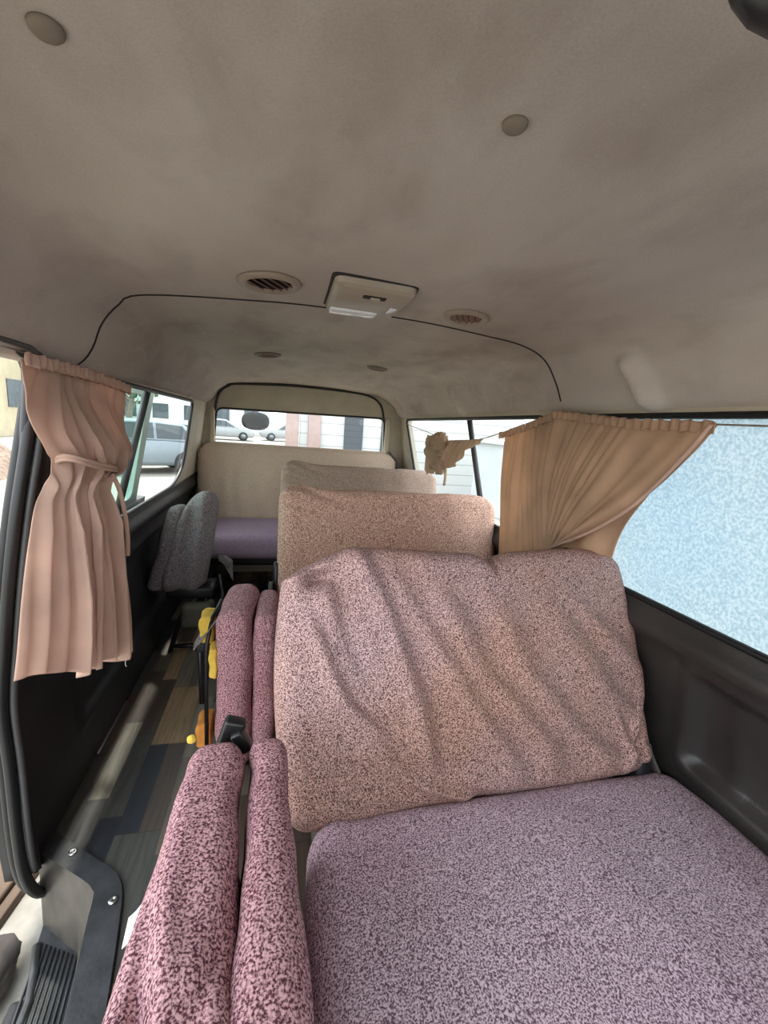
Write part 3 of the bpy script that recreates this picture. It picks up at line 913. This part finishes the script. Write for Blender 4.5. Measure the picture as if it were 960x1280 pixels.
for y in (-.15, .15): add_tube(bm, [(.03, y, .0), (.03, y, .16), (-.03, y, .20)], .013, 8)
link('frame', bm, M_metal, j1)
bm = bmesh.new(); add_box(bm, (-.035, .235, .585), (.005, .262, .66), .006, 2, rot=Matrix.Rotation(.3, 3, 'Y')); add_box(bm, (-.005, .222, .60), (.018, .25, .645), .004, 2, rot=Matrix.Rotation(-.5, 3, 'Y')); link('torn_lining', bm, M_rubber, j1)
bm = bmesh.new(); add_lathe(bm, [(.003, 0), (.008, .004), (.008, .010), (.003, .014)], 10, Matrix.Translation((-.075, .205, .652))); link('foam_scrap', bm, M_foam, j1, label='yellow foam scrap')
bm = bmesh.new(); add_grid(bm, lambda u, w: Vector((-.084 - .046*u, .050 - .010*u - .030*w, .545 - .012*w - .030*u + .006*math.sin(u*5))), 6, 6); o = link('care_tag', bm, M_white, j1, label='white cloth care tag'); solidify(o, .0012)

j2 = thing('folding_seat', 'second folded aisle seat with yellow foam and bare black frame showing', 'folding seat', (-.09, 1.42, 0), group='folded aisle seats')
place_pad('seat_pad', pad_bm((.055, .15, .285), .045, (20, 34, 54), fold_pad(.055, .15, .285, 3.0, .05, .006)), M_jump, j2, (-.118, 1.42, .345), 0, -.03)
place_pad('back_pad', pad_bm((.036, .14, .27), .030, (14, 34, 50), fold_pad(.036, .14, .27, 8.0, .05, .006)), M_jump, j2, (-.025, 1.43, .338), 0, -.03)
bm = bmesh.new()
add_tube(bm, [(-.118, -.10, .06), (-.116, -.10, .50), (-.105, -.06, .575), (-.09, .05, .59)], .0065, 8)
add_tube(bm, [(-.140, -.04, .26), (-.145, -.04, .50), (-.125, .02, .52)], .010, 8)
add_tube(bm, [(-.118, -.10, .10), (-.05, -.10, .06), (.06, -.10, .06)], .010, 8)
for y in (-.1, .1): add_tube(bm, [(.05, y, .0), (.05, y, .08), (-.03, y, .09)], .012, 8)
add_box(bm, (-.155, -.06, .455), (-.10, .03, .505), .006)
link('frame', bm, M_metal, j2)
def foam(q, s=1):
    return Vector((q.x + .006*nz(q.y*30, q.z*30, 1), q.y + .004*nz(q.x*40, q.z*30, 4), q.z + .008*nz(q.x*30, q.y*30, 7)))
link('foam_block', pad_bm((.022, .05, .045), .012, (8, 12, 12), foam), M_foam, j2, loc=(-.122, -.02, .535), label='bare yellow foam')
link('foam_block', pad_bm((.012, .03, .05), .008, (8, 10, 12), foam), M_foam, j2, loc=(-.092, -.11, .46), label='bare yellow foam')
link('foam_block', pad_bm((.024, .05, .045), .012, (8, 12, 12), foam), M_foam_old, j2, loc=(-.128, -.05, .17), label='dirty orange foam')
bm = bmesh.new(); add_grid(bm, lambda u, w: Vector((-.045 - .115*u, -.10 + .04*w + .02*u, .60 - .10*u*u - .02*u + .012*math.sin(u*6+w*3))), 14, 8); o = link('loose_cover_flap', bm, M_grey, j2); solidify(o, .003)

j3 = thing('folding_seat', 'far folded aisle seat under a loose grey cover against the left wall', 'folding seat', (-.44, 2.3, 0), group='folded aisle seats')
def j3_main(q):
    x, y, z = q; t = (.245 - z)/.49
    x *= .72 + .36*t - .10*t*t
    x += -.10*t + .05*(1-t)*0
    z += .02*nz(x*8, y*5, 2)*(1-t) 
    z -= .05*sstep(.0, -.12, x)*(1-sstep(.0, .4, t))
    y -= (.012*math.sin(x*62 + 4.0*t + 4*nz(x*4, t*2, 5)) + .016*nz(x*12, t*4, 3)) * sstep(.02, -.05, y)
    z += .035*math.exp(-((x-.03)/.06)**2)*(1-sstep(0, .3, t)) - .03*sstep(.05, .10, x)*(1-sstep(0, .3, t))
    return Vector((x, y, z))
place_pad('seat_pad', pad_bm((.115, .085, .245), .065, (44, 16, 54), j3_main), M_grey, j3, (-.375, 2.30, .555), .12)
def j3_side(q):
    x, y, z = q; t = (.22 - z)/.44; x += -.09*t; x *= .9+.2*t; y -= .008*nz(x*20, t*6, 1); return Vector((x, y, z))
place_pad('back_pad', pad_bm((.045, .08, .22), .04, (16, 14, 40), j3_side), M_grey, j3, (-.488, 2.30, .535), .12)
bm = bmesh.new()
add_grid(bm, lambda u, w: Vector((.15 + .07*u, -.05 + .03*w, .50 - .01*u - .10*w*u - .02*w + .012*math.sin(w*7+u*4))), 12, 10)
o = link('loose_cover_flap', bm, M_grey, j3); solidify(o, .004)
bm = bmesh.new()
add_tube(bm, [(-.08, -.10, .0), (-.03, -.08, .18), (.06, -.06, .30)], .013, 8)
add_tube(bm, [(.10, -.10, .0), (.08, -.08, .18), (.10, -.04, .36)], .013, 8)
add_tube(bm, [(.14, .05, .36), (.17, -.06, .30), (.15, -.12, .15), (.06, -.15, .06)], .009, 8)
add_tube(bm, [(-.08, -.10, .03), (.10, -.10, .03)], .012, 8)
add_box(bm, (-.10, -.08, .28), (.13, .08, .34), .012)
link('frame', bm, M_metal, j3)
def boot(q): return Vector((q.x + .01*nz(q.y*12, q.z*12, 3), q.y, q.z + .008*nz(q.x*14, q.y*12, 6)))
link('hinge_cover', pad_bm((.075, .06, .07), .03, (12, 12, 12), boot), plain('olive_dirty_plastic', lin(74, 72, 60), .6, var=.3), j3, loc=(.05, -.05, .19))

# bolted metal strip at the foot of the left wall
bm = bmesh.new(); add_box(bm, (-.607, 1.50, .0), (-.595, 1.80, .008), .002, 2)
tag(link('metal_strip', bm, M_steel), 'thin bright metal strip on the floor along the left wall', 'strip')

# seat belts
bm = bmesh.new()
def belt(u, w):
    p = smooth_path([(.985, .80, .44), (1.005, .80, .40), (1.01, .77, .365), (1.005, .72, .33)], 20)[int(round(u*19))]
    return p + Vector((0, .018 - .036*w, .014*(w-.5)))
add_grid(bm, belt, 20, 4); o = link('seat_belt', bm, M_strap); solidify(o, .002)
tag(o, 'grey seat belt webbing tucked between nearest bench and right wall', 'seat belt', 'seat belts')
bm = bmesh.new()
def belt2(u, w):
    p = smooth_path([(.86, 3.375, 1.03), (.89, 3.34, .99), (.93, 3.30, .93), (.945, 3.27, .85)], 20)[int(round(u*19))]
    return p + Vector((.025*(w-.5), 0, .02*(w-.5)))
add_grid(bm, belt2, 20, 4); o = link('seat_belt', bm, M_strap); solidify(o, .002)
tag(o, 'grey seat belt hanging at the right end of the rear bench', 'seat belt', 'seat belts')

# ------------------------------------------------------------------ curtains
def curtain_grid(name, left, right, n_u, n_v, pleats, amp, mat, parent, inward, base_x, seed, tie=None, hem=None, skew=0):
    """left/right: side outlines as (y, z) lists from top to bottom; cloth spans between them with pleats pushed into the van."""
    Lp = smooth_path([(0, y, z) for y, z in left], n_v); Rp = smooth_path([(0, y, z) for y, z in right], n_v)
    def f(u, w):
        j = int(round(w*(n_v-1)))
        p = Lp[j].lerp(Rp[j], u)
        a = amp(w) * (.25 + .75*min(1, 6*u, 6*(1-u)))
        ph = 2*PI*pleats*(u + .13*nz(u*2.3, w*.9, seed) + .02*math.sin(w*5) + skew*math.sin(PI*min(1, w/.45))*(1-u))
        d = math.sin(ph)*(.7+.8*nz(u*4, w*1.5, seed+7)) + .45*math.sin(2.3*ph + 1 + w*1.5) + 1.0*nz(u*7, w*2.2, seed+3)
        x = base_x(p.y, p.z, u, w) + inward * (a * (d*.5 + .6))
        z = p.z + (hem(u, w) if hem else 0)
        y = p.y + a*.35*math.cos(ph)*math.sin(PI*min(1, u*1.02))
        return Vector((x, y, z))
    bm = bmesh.new(); add_grid(bm, f, n_u, n_v)
    return bm

cl = thing('curtain', 'pink-beige curtain tied back with a band beside the open doorway', 'curtain', (-.5, 1.3, 1.29), group='beige van curtains')
clv = Vector((-.5, 1.3, 1.29))
cleft = [(1.036, 1.300), (1.040, 1.229), (1.055, 1.164), (1.096, 1.113), (1.124, 1.085), (1.075, 1.040), (1.025, .985), (.955, .860), (.872, .690)]
cright = [(1.645, 1.276), (1.62, 1.208), (1.56, 1.120), (1.42, 1.050), (1.315, 1.045), (1.335, .98), (1.345, .907), (1.36, .717), (1.37, .520)]
def amp_l(w): return interp(w, [0, .06, .25, .42, .50, .6, 1], [.010, .016, .040, .034, .022, .038, .040])
def base_l(y, z, u, w):
    # bunches bulge into the van a little in the middle of the bundle
    return -.506 + .055*math.sin(PI*u)*sstep(.03, .25, w) + .02*sstep(.55, 1, w)
def hem_l(u, w): return sstep(.9, 1, w)*(-.030*math.sin(u*PI*.9) + .010*math.sin(u*16))
bm = curtain_grid('c', cleft, cright, 170, 120, 7, amp_l, M_curtL, cl, 1, base_l, 1.0, hem=hem_l, skew=.10)
for v in bm.verts: v.co -= clv
o = link('curtain_cloth', bm, M_curtL, cl); solidify(o, .002)
# gathered heading
bm = bmesh.new()
def head(u, w):
    y = 1.03 + .62*u; ph = u*2*PI*26
    return Vector((-.494 + .006*math.sin(ph) + .012*math.sin(PI*u) + .004*nz(u*20, w, 2), y, 1.313 - .022*u*u - .026*w + .003*math.sin(ph*.5))) - clv
add_grid(bm, head, 220, 5); o = link('gathered_heading', bm, M_curtL, cl); solidify(o, .003)
# tie band, wrapped round the waist
bm = bmesh.new()
ring = [Vector((-.468 + .052*math.cos(a), 1.225 + .112*math.sin(a), 1.065 - .030*math.sin(a) + .004*math.sin(3*a))) - clv for a in [2*PI*k/40 for k in range(40)]]
for dz in (-.004, .004): add_tube(bm, [p + Vector((0, 0, dz)) for p in ring], .0055, 8, closed=True)
link('tie_band', bm, M_curtL, cl)
bm = bmesh.new(); add_tube(bm, smooth_path([Vector(p) - clv for p in ((-.418, 1.23, 1.05), (-.405, 1.235, 1.01), (-.400, 1.25, .95), (-.398, 1.26, .88), (-.398, 1.255, .82))], 30), .006, 8); link('tie_tail', bm, M_curtL, cl)
bm = bmesh.new(); add_tube(bm, smooth_path([Vector(p) - clv for p in ((-.43, 1.30, .54), (-.428, 1.302, .50), (-.43, 1.297, .47), (-.429, 1.303, .455))], 14), .0012, 6); link('loose_thread', bm, M_white, cl)

cr = thing('curtain', 'tan curtain hanging at the right pillar, swept back off the frosted window', 'curtain', (.92, 1.29, 1.31), group='beige van curtains')
crv = Vector((.92, 1.29, 1.31))
# straight hanging half behind the pillar
Lr = [(1.652, 1.232), (1.640, 1.05), (1.615, .90), (1.58, .70)]; Rr = [(1.285, 1.311), (1.270, 1.10), (1.24, .92), (1.20, .78)]
def amp_r(w): return interp(w, [0, .05, .3, 1], [.006, .008, .014, .018])
bm = curtain_grid('c', Lr, Rr, 110, 60, 4, amp_r, M_curtR, cr, -1, lambda y, z, u, w: .925 - .0*u + .03*(1.31-z)*.5 - .012*u, 4.0)
for v in bm.verts: v.co -= crv
o = link('hanging_panel', bm, M_curtR, cr); solidify(o, .002)
# swept half: the free edge is drawn back and down to the pillar
top_pts = smooth_path([(0, y, z) for y, z in ((1.300, 1.311), (1.102, 1.297), (.953, 1.286), (.835, 1.284), (.738, 1.281))], 120)
free = smooth_path([(0, y, z) for y, z in ((.738, 1.281), (.764, 1.235), (.793, 1.192), (.842, 1.125), (.900, 1.062), (.982, .997), (1.068, .943), (1.226, .858))], 90)
inner = smooth_path([(0, y, z) for y, z in ((1.300, 1.311), (1.285, 1.15), (1.262, .98), (1.235, .80))], 90)
def swept(u, w):
    i = int(round(u*119)); j = int(round(w*89))
    # blend between the straight inner edge and the sweeping free edge
    s = u
    p = inner[j].lerp(free[j], s)
    topline = top_pts[i]; lin_top = inner[0].lerp(free[0], s)
    p = p + (topline - lin_top)*(1-w)**2
    # cloth between sags toward the tie
    p.y += .05*math.sin(PI*s)*math.sin(PI*w)*.6
    a = interp(w, [0, .06, .4, 1], [.005, .012, .022, .016])
    ph = 2*PI*6*(s + .12*nz(s*2.5, w*1.0, 9))
    d = math.sin(ph)*(.6+.9*nz(s*4, w*1.3, 15)) + .4*math.sin(2.1*ph+w*2) + .9*nz(s*8, w*2.5, 5)
    x = .915 - .018*math.sin(PI*w) + .02*(1.31 - p.z) - a*(d*.5+.6)
    return Vector((x, p.y + a*.3*math.cos(ph), p.z)) - crv
bm = bmesh.new(); add_grid(bm, swept, 120, 90); o = link('swept_panel', bm, M_curtR, cr); solidify(o, .002)
# hem cord along the free edge
bm = bmesh.new(); add_tube(bm, [Vector((.908 - .018*math.sin(PI*k/89) + .02*(1.31-free[k].z) - .012, free[k].y, free[k].z)) - crv for k in range(90)], .005, 8); link('hem', bm, M_curtL, cr)
# lower tail of the cloth showing under the swept edge
def tailf(u, w):
    a = Vector((0, 1.27, .96)).lerp(Vector((0, .90, 1.10)), u); b = Vector((0, 1.29, .86)).lerp(Vector((0, .968, .905)), u)
    p = a.lerp(b, w); p.y += .02*math.sin(PI*w)*u
    return Vector((.930 + .010*math.sin(u*14+w*2), p.y, p.z)) - crv
bm = bmesh.new(); add_grid(bm, tailf, 40, 24); o = link('lower_tail', bm, M_curtR, cr); solidify(o, .002)
# gathered heading along the wire
bm = bmesh.new()
hp = smooth_path([(0, y, z) for y, z in ((1.655, 1.232), (1.479, 1.268), (1.338, 1.304), (1.29, 1.314), (1.102, 1.299), (.953, 1.288), (.835, 1.286), (.735, 1.283))], 240)
def head2(u, w):
    p = hp[int(round(u*239))]; ph = u*2*PI*34
    return Vector((.905 - .005*math.sin(ph) - .004*nz(u*22, w, 3), p.y, p.z + .005 - .026*w + .002*math.sin(ph*.7))) - crv
add_grid(bm, head2, 240, 5); o = link('gathered_heading', bm, M_curtR, cr); solidify(o, .003)

# knotted curtain on the rear right window
ck = thing('curtain', 'short tan curtain bundled in a knot on the rear right window', 'curtain', (.90, 2.2, 1.15), group='beige van curtains')
def knot(q):
    d = q.normalized()
    an = math.atan2(d.z, d.y)
    f = 1 + .16*nz(d.x*2, d.y*2, d.z*2) + .10*math.sin(11*d.y + 5*d.z + 5*nz(d.y*1.5, d.z*1.5, 1)) + .06*math.sin(23*d.z - 9*d.y + 6*nz(d.x, d.y*2, 4))
    return Vector((q.x*f, q.y*f, q.z*f))
bm = bmesh.new(); bmesh.ops.create_icosphere(bm, subdivisions=6, radius=1)
for v in bm.verts:
    q = knot(v.co.copy()); v.co = Vector((q.x*.05, q.y*.15, q.z*.082))
bmesh.ops.rotate(bm, verts=bm.verts, cent=(0, 0, 0), matrix=Matrix.Rotation(.45, 3, 'X'))
link('knot', bm, M_curtK, ck, loc=(-.015, .13, -.045))
bm = bmesh.new(); bmesh.ops.create_icosphere(bm, subdivisions=5, radius=1)
for v in bm.verts:
    q = knot(v.co.copy() * 1.0); v.co = Vector((q.x*.035, q.y*.10, q.z*.05))
link('knot_loop', bm, M_curtK, ck, loc=(-.03, .07, .02))
bm = bmesh.new()
def fan(u, w):
    ph = u*2*PI*9 + 2*nz(u*4, w, 2)
    y0 = .12 - .55*u; z0 = .022 + .032*u
    y1 = .20 - .60*u + .05*math.sin(PI*u); z1 = -.155 + .012*math.sin(u*17) + .205*max(0, (u-.35)/.65)**1.3
    return Vector((-.012 - .014*math.sin(ph)*(.35+w*.8)*(1-.5*u) - .03*math.sin(PI*w)*(1-u), y0+(y1-y0)*w, z0+(z1-z0)*w))
add_grid(bm, fan, 160, 24); o = link('pleated_end', bm, M_curtK, ck); solidify(o, .002)
for pts in (((-.01, .22, -.10), (-.012, .25, -.15), (-.01, .27, -.185)), ((-.01, -.02, -.12), (-.012, -.03, -.17), (-.01, -.02, -.215))):
    bm = bmesh.new(); add_tube(bm, smooth_path(pts, 10), .007, 6); link('tie_tail', bm, M_curtK, ck)
bm = bmesh.new()
def flapf(u, w): return Vector((-.02 + .01*math.sin(u*6), .12 + .17*u, -.02 - .11*w - .05*u + .03*math.sin(w*4+u*3)))
add_grid(bm, flapf, 12, 12); o = link('loose_corner', bm, M_curtK, ck); solidify(o, .002)

# curtain wires
bm = bmesh.new(); add_tube(bm, smooth_path([(.945, 3.22, 1.262), (.905, 2.55, 1.212), (.89, 2.2, 1.178), (.895, 1.85, 1.200), (.905, 1.652, 1.236), (.925, 1.29, 1.315), (.915, .95, 1.288), (.915, .65, 1.280), (.925, -.3, 1.265)], 90), .0022, 6)
tag(link('curtain_wire', bm, M_cord), 'thin sagging curtain wire strung along the right windows', 'wire', 'curtain wires')
bm = bmesh.new(); add_tube(bm, smooth_path([(-.515, .98, 1.318), (-.505, 1.3, 1.307), (-.51, 1.75, 1.292)], 30), .0022, 6)
tag(link('curtain_wire', bm, M_cord), 'short curtain wire above the tied curtain by the doorway', 'wire', 'curtain wires')

# ------------------------------------------------------------------ outside
GZ = -.5
bm = bmesh.new(); sheet(bm, [-70, -20, -5, 5, 20, 70], [-60, -10, 0, 10, 30, 120], GZ)
link('ground', bm, M_ground, smooth=False, kind='structure')

# convex mirror on a stalk outside the rear glass
mr = thing('rear_mirror', 'black oval mirror hanging outside the top of the rear window', 'mirror', (-.19, 3.66, 1.30))
bm = bmesh.new(); vs = bmesh.ops.create_uvsphere(bm, u_segments=28, v_segments=16, radius=1)['verts']
for v in vs: 
    c = v.co
    sx = math.copysign(abs(c.x)**.75, c.x); sz = math.copysign(abs(c.z)**.8, c.z)
    v.co = Vector((sx*.108, c.y*.05, sz*.072 - .105))
link('mirror_shell', bm, plain('mirror_back_black', lin(22, 24, 24), .8, var=.15, spec=.1), mr)
bm = bmesh.new(); add_tube(bm, smooth_path([(-.02, -.10, .10), (-.02, -.03, .07), (-.02, 0, .0), (-.01, 0, -.06)], 16), .008, 8); link('stalk', bm, M_rubber, mr)

def make_car(label, loc, rotz, paint, group='parked cars outside'):
    c = thing('car', label, 'car', loc, (0, 0, rotz), group)
    # side profile stations along x (length 4.3), local z up from ground
    L = [(-2.15, .42, .62), (-2.1, .30, .80), (-1.6, .24, .92), (-.9, .24, .95), (.0, .24, .94), (1.0, .24, .93), (1.7, .24, .90), (2.05, .26, .84), (2.15, .42, .6)]
    bm = bmesh.new(); rings = []
    for x, zb, zt in L:
        hw = .86 - .10*abs(x/2.15)**3
        sec = [(-hw*.94, zb), (-hw, zb+.12), (-hw, (zb+zt)/2), (-hw*.95, zt-.06), (-hw*.86, zt), (hw*.86, zt), (hw*.95, zt-.06), (hw, (zb+zt)/2), (hw, zb+.12), (hw*.94, zb)]
        rings.append([bm.verts.new((x, y, z)) for y, z in sec])
    for a, b in zip(rings, rings[1:]):
        for k in range(10): bm.faces.new((a[k], a[(k+1) % 10], b[(k+1) % 10], b[k]))
    bm.faces.new(rings[0]); bm.faces.new(rings[-1])
    G = [(-1.95, .90, .90, .74), (-1.35, 1.38, .92, .62), (-.6, 1.46, .94, .60), (.2, 1.44, .94, .60), (1.05, .94, .92, .72)]
    rr = []
    for x, zt, zb, hw in G:
        rr.append([bm.verts.new((x, y, z)) for y, z in ((-.78, zb), (-hw, zt-.05), (-hw*.9, zt), (hw*.9, zt), (hw, zt-.05), (.78, zb))])
    for a, b in zip(rr, rr[1:]):
        for k in range(5): bm.faces.new((a[k], a[k+1], b[k+1], b[k]))
    link('body', bm, paint, c)
    for s in (-1, 1):
        bm = bmesh.new()
        for q in (((-1.55, .98), (-1.28, 1.33), (-.62, 1.38), (-.62, .98)), ((-.55, .98), (-.55, 1.38), (.15, 1.37), (.75, .98))):
            vs = []
            for x, z in q:
                t_ = (z - .92)/.5; vs.append(bm.verts.new((x, s*(.79 - .17*t_ + .005), z)))
            bm.faces.new(vs)
        o = link('side_windows', bm, M_carg, c, smooth=False); solidify(o, .01, 0)
    bm = bmesh.new(); bm.faces.new([bm.verts.new(p) for p in ((-1.99, -.66, .95), (-1.99, .66, .95), (-1.42, .52, 1.37), (-1.42, -.52, 1.37))]); o = link('rear_window', bm, M_carg, c, smooth=False); solidify(o, .02, 0)
    for x in (-1.35, 1.35):
        for s in (-1, 1):
            bm = bmesh.new(); add_lathe(bm, [(.18, -.09), (.30, -.10), (.32, -.06), (.32, .06), (.30, .10), (.18, .09)], 24, Matrix.Translation((x, s*.80, .32)) @ Matrix.Rotation(PI/2, 4, 'X'))
            w = link('wheel', bm, M_tyre, c)
            bm = bmesh.new(); add_lathe(bm, [(.19, -.095), (.19, .095)], 20, Matrix.Translation((x, s*.80, .32)) @ Matrix.Rotation(PI/2, 4, 'X')); link('rim', bm, M_rim, w)
    bm = bmesh.new(); add_box(bm, (-2.22, -.78, .38), (-2.08, .78, .56), .04, 2); link('bumper', bm, M_tyre, c)
    for s in (-1, 1):
        bm = bmesh.new(); add_box(bm, (-2.17, s*.70-.10, .60), (-2.02, s*.70+.10, .80), .03, 2); link('tail_lamp', bm, M_tail, c)
    return c
make_car('pale blue-grey car parked outside the left rear window', (-4.1, 13.2, GZ), math.radians(205), M_car1)
make_car('white car far behind, seen left of the mirror in the rear window', (-4.0, 33.5, GZ), math.radians(8), M_car2)
make_car('white car far behind, seen right of the mirror in the rear window', (.6, 36.5, GZ), math.radians(-172), M_car2)

def building(label, lo, hi, mat, wins, face, group=None):
    b = thing('building', label, 'building', ((lo[0]+hi[0])/2, (lo[1]+hi[1])/2, GZ), group=group); inv = Vector(b.location)
    bm = bmesh.new(); add_box(bm, Vector(lo)-inv, Vector(hi)-inv); link('wall', bm, mat, b, smooth=False)
    bm = bmesh.new(); add_box(bm, Vector((lo[0]-.3, lo[1]-.3, hi[2]))-inv, Vector((hi[0]+.3, hi[1]+.3, hi[2]+.35))-inv); link('roof_edge', bm, M_whitewall, b, smooth=False)
    for (a, c, w, h) in wins:
        bm = bmesh.new()
        if face == 'x': add_box(bm, Vector((hi[0]-.05, a-w/2, c-h/2))-inv, Vector((hi[0]+.04, a+w/2, c+h/2))-inv)
        else: add_box(bm, Vector((a-w/2, lo[1]-.04, c-h/2))-inv, Vector((a+w/2, lo[1]+.05, c+h/2))-inv)
        link('window', bm, M_bldwin, b, smooth=False)
    return b
building('ochre building across the street beyond the open doorway', (-20, 13, GZ), (-12.5, 31, 6.5), M_yellow, [(14.5+2.6*i, 1.5+2.7*j, 1.2, 1.3) for i in range(7) for j in range(2)], 'x')
building('pale building across the street, behind the cars in the rear window', (-16, 46, GZ), (-1, 54, 7), M_whitewall, [(-14+2.8*i, 1.2+2.7*j, 1.4, 1.4) for i in range(5) for j in range(2)], 'y')
# white sided shopfront close behind, with grey shutters
sb = thing('building', 'white-sided building with dark shutters close behind the rear window', 'building', (2.2, 11, GZ))
bm = bmesh.new(); add_box(bm, (-1.7, 0, 0), (4.5, 3, 4.2)); link('siding_wall', bm, M_siding, sb, smooth=False)
for x in (-.35, .62): 
    bm = bmesh.new(); add_box(bm, (x-.24, -.06, .2), (x+.24, .02, 3.6), .02); link('shutter', bm, M_shutter, sb, smooth=False)
for x in (-1.9, -1.35):
    bm = bmesh.new(); add_box(bm, (x-.16, -.12, 0), (x+.16, .1, 4.2), .03); link('corner_post', bm, M_pinkpost, sb, smooth=False)
# plain wall of the neighbouring building on the right
nb = thing('building', 'plain white wall close outside the rear right window', 'building', (5.2, 3, GZ))
bm = bmesh.new(); add_box(bm, (-.6, -6, 0), (.6, 6.5, 1.55)); link('wall', bm, M_whitewall, nb, smooth=False)
bm = bmesh.new(); add_box(bm, (-.7, -6.1, 1.55), (.7, 6.6, 1.65), .02); link('coping', bm, M_whitewall, nb, smooth=False)

def tree(label, loc, h, seed, crown_r, lean):
    t = thing('tree', label, 'tree', loc, group='street trees'); rnd = random.Random(seed)
    bm = bmesh.new()
    trunk = smooth_path([(0, 0, 0), (.05, .05, h*.35), (lean*.5, .0, h*.6), (lean, .1, h*.85)], 14); add_tube(bm, trunk, [.16 - .09*i/13 for i in range(14)], 8)
    for k in range(5):
        s = trunk[6+k]; a = rnd.uniform(0, 2*PI)
        add_tube(bm, smooth_path([s, s + Vector((math.cos(a)*.5, math.sin(a)*.5, .45)), s + Vector((math.cos(a)*1.1, math.sin(a)*1.0, .8))], 8), [.06 - .005*i for i in range(8)], 6)
    link('trunk', bm, M_bark, t)
    bm = bmesh.new()
    for k in range(1500):
        d = Vector((rnd.gauss(0, 1), rnd.gauss(0, 1), rnd.gauss(0, .8))).normalized() * crown_r * rnd.uniform(.3, 1)
        c = trunk[-1] + d + Vector((0, 0, .3)); n = Vector((rnd.gauss(0, 1), rnd.gauss(0, 1), rnd.gauss(0, 1))).normalized(); u = n.orthogonal().normalized()*.11; w = n.cross(u)*.7
        bm.faces.new([bm.verts.new(c + q) for q in (u, w, -u, -w)])
    link('foliage', bm, M_leaf, t, smooth=False)
    return t
tree('slim street tree with pale trunk behind the blue-grey car', (-6.0, 19.5, GZ), 3.4, 3, 1.3, .4)
tree('leafy street tree farther along, left of the white cars', (-9.5, 26, GZ), 4.2, 5, 1.8, -.3)

# rubble heap, kerb board and stone outside the doorway
rh = thing('rubble_heap', 'brown-grey rubble heap across the street outside the doorway', 'rubble', (-7.6, 11.2, GZ))
bm = bmesh.new()
def heap(u, w):
    r = 1.9*u; a = 2*PI*w
    h = 1.35*(1-u**1.6) * (1 + .35*nz(math.cos(a)*u*2.2, math.sin(a)*u*2.2, 3)) + .18*nz(math.cos(a)*u*9, math.sin(a)*u*9, 7)*(1-u)
    return Vector((r*math.cos(a), r*math.sin(a)*1.4, max(-.02, h)))
add_grid(bm, heap, 30, 60); bmesh.ops.remove_doubles(bm, verts=bm.verts, dist=1e-4)
link('rock_mass', bm, M_rock, rh, smooth=False)
bm = bmesh.new(); add_box(bm, (-.30, -.6, 0), (.13, .9, .05), .008, 2); add_box(bm, (.136, -.6, 0), (.17, .9, .035), .004, 2)
tag(link('wooden_board', bm, M_board, loc=(-.925, 1.96, GZ), rot=(0, 0, -.16)), 'brown wooden board lying on the ground outside the doorway', 'board')
bm = bmesh.new(); bmesh.ops.create_icosphere(bm, subdivisions=4, radius=1)
for v in bm.verts:
    f = 1 + .25*nz(v.co.x*1.6, v.co.y*1.6, v.co.z*1.6) + .08*nz(v.co.x*6, v.co.y*6, v.co.z*6)
    v.co = Vector((v.co.x*.085*f, v.co.y*.105*f, max(-.9, v.co.z)*.055*f + .045))
tag(link('stone', bm, M_stone, loc=(-.80, 1.17, GZ)), 'dark brown stone on the pale ground by the entry step', 'stone')

# ------------------------------------------------------------------ light and colour management
w = bpy.data.worlds.new('sky'); scene.world = w; w.use_nodes = True
nt = w.node_tree; nt.nodes.clear()
wo = nt.nodes.new('ShaderNodeOutputWorld'); bg = nt.nodes.new('ShaderNodeBackground')
tc = nt.nodes.new('ShaderNodeTexCoord'); sp = nt.nodes.new('ShaderNodeSeparateXYZ'); nt.links.new(tc.outputs['Generated'], sp.inputs[0])
r = ramp(nt, sp.outputs['Z'], [(0, (.95, .97, 1.0)), (.35, (.90, .96, 1.0)), (1, (.80, .90, 1.0))])
nt.links.new(r.outputs['Color'], bg.inputs['Color']); bg.inputs['Strength'].default_value = 1.0
nt.links.new(bg.outputs[0], wo.inputs['Surface'])

sl = bpy.data.lights.new('sun', 'SUN'); sl.energy = 1.6; sl.angle = math.radians(3); sl.color = (1.0, .96, .88)
so = bpy.data.objects.new('sun', sl); COL.objects.link(so)
so.rotation_euler = Vector((.02, -math.cos(math.radians(62)), -math.sin(math.radians(62)))).to_track_quat('-Z', 'Y').to_euler()
scene.view_settings.view_transform = 'Standard'; scene.view_settings.look = 'None'
scene.view_settings.gamma = 1; scene.view_settings.use_curve_mapping = False
scene.view_settings.exposure = 2.2
scene.cycles.use_denoising = True
scene.cycles.max_bounces = 12; scene.cycles.diffuse_bounces = 8; scene.cycles.glossy_bounces = 4
scene.cycles.transparent_max_bounces = 12; scene.cycles.transmission_bounces = 8
scene.cycles.sample_clamp_indirect = 8
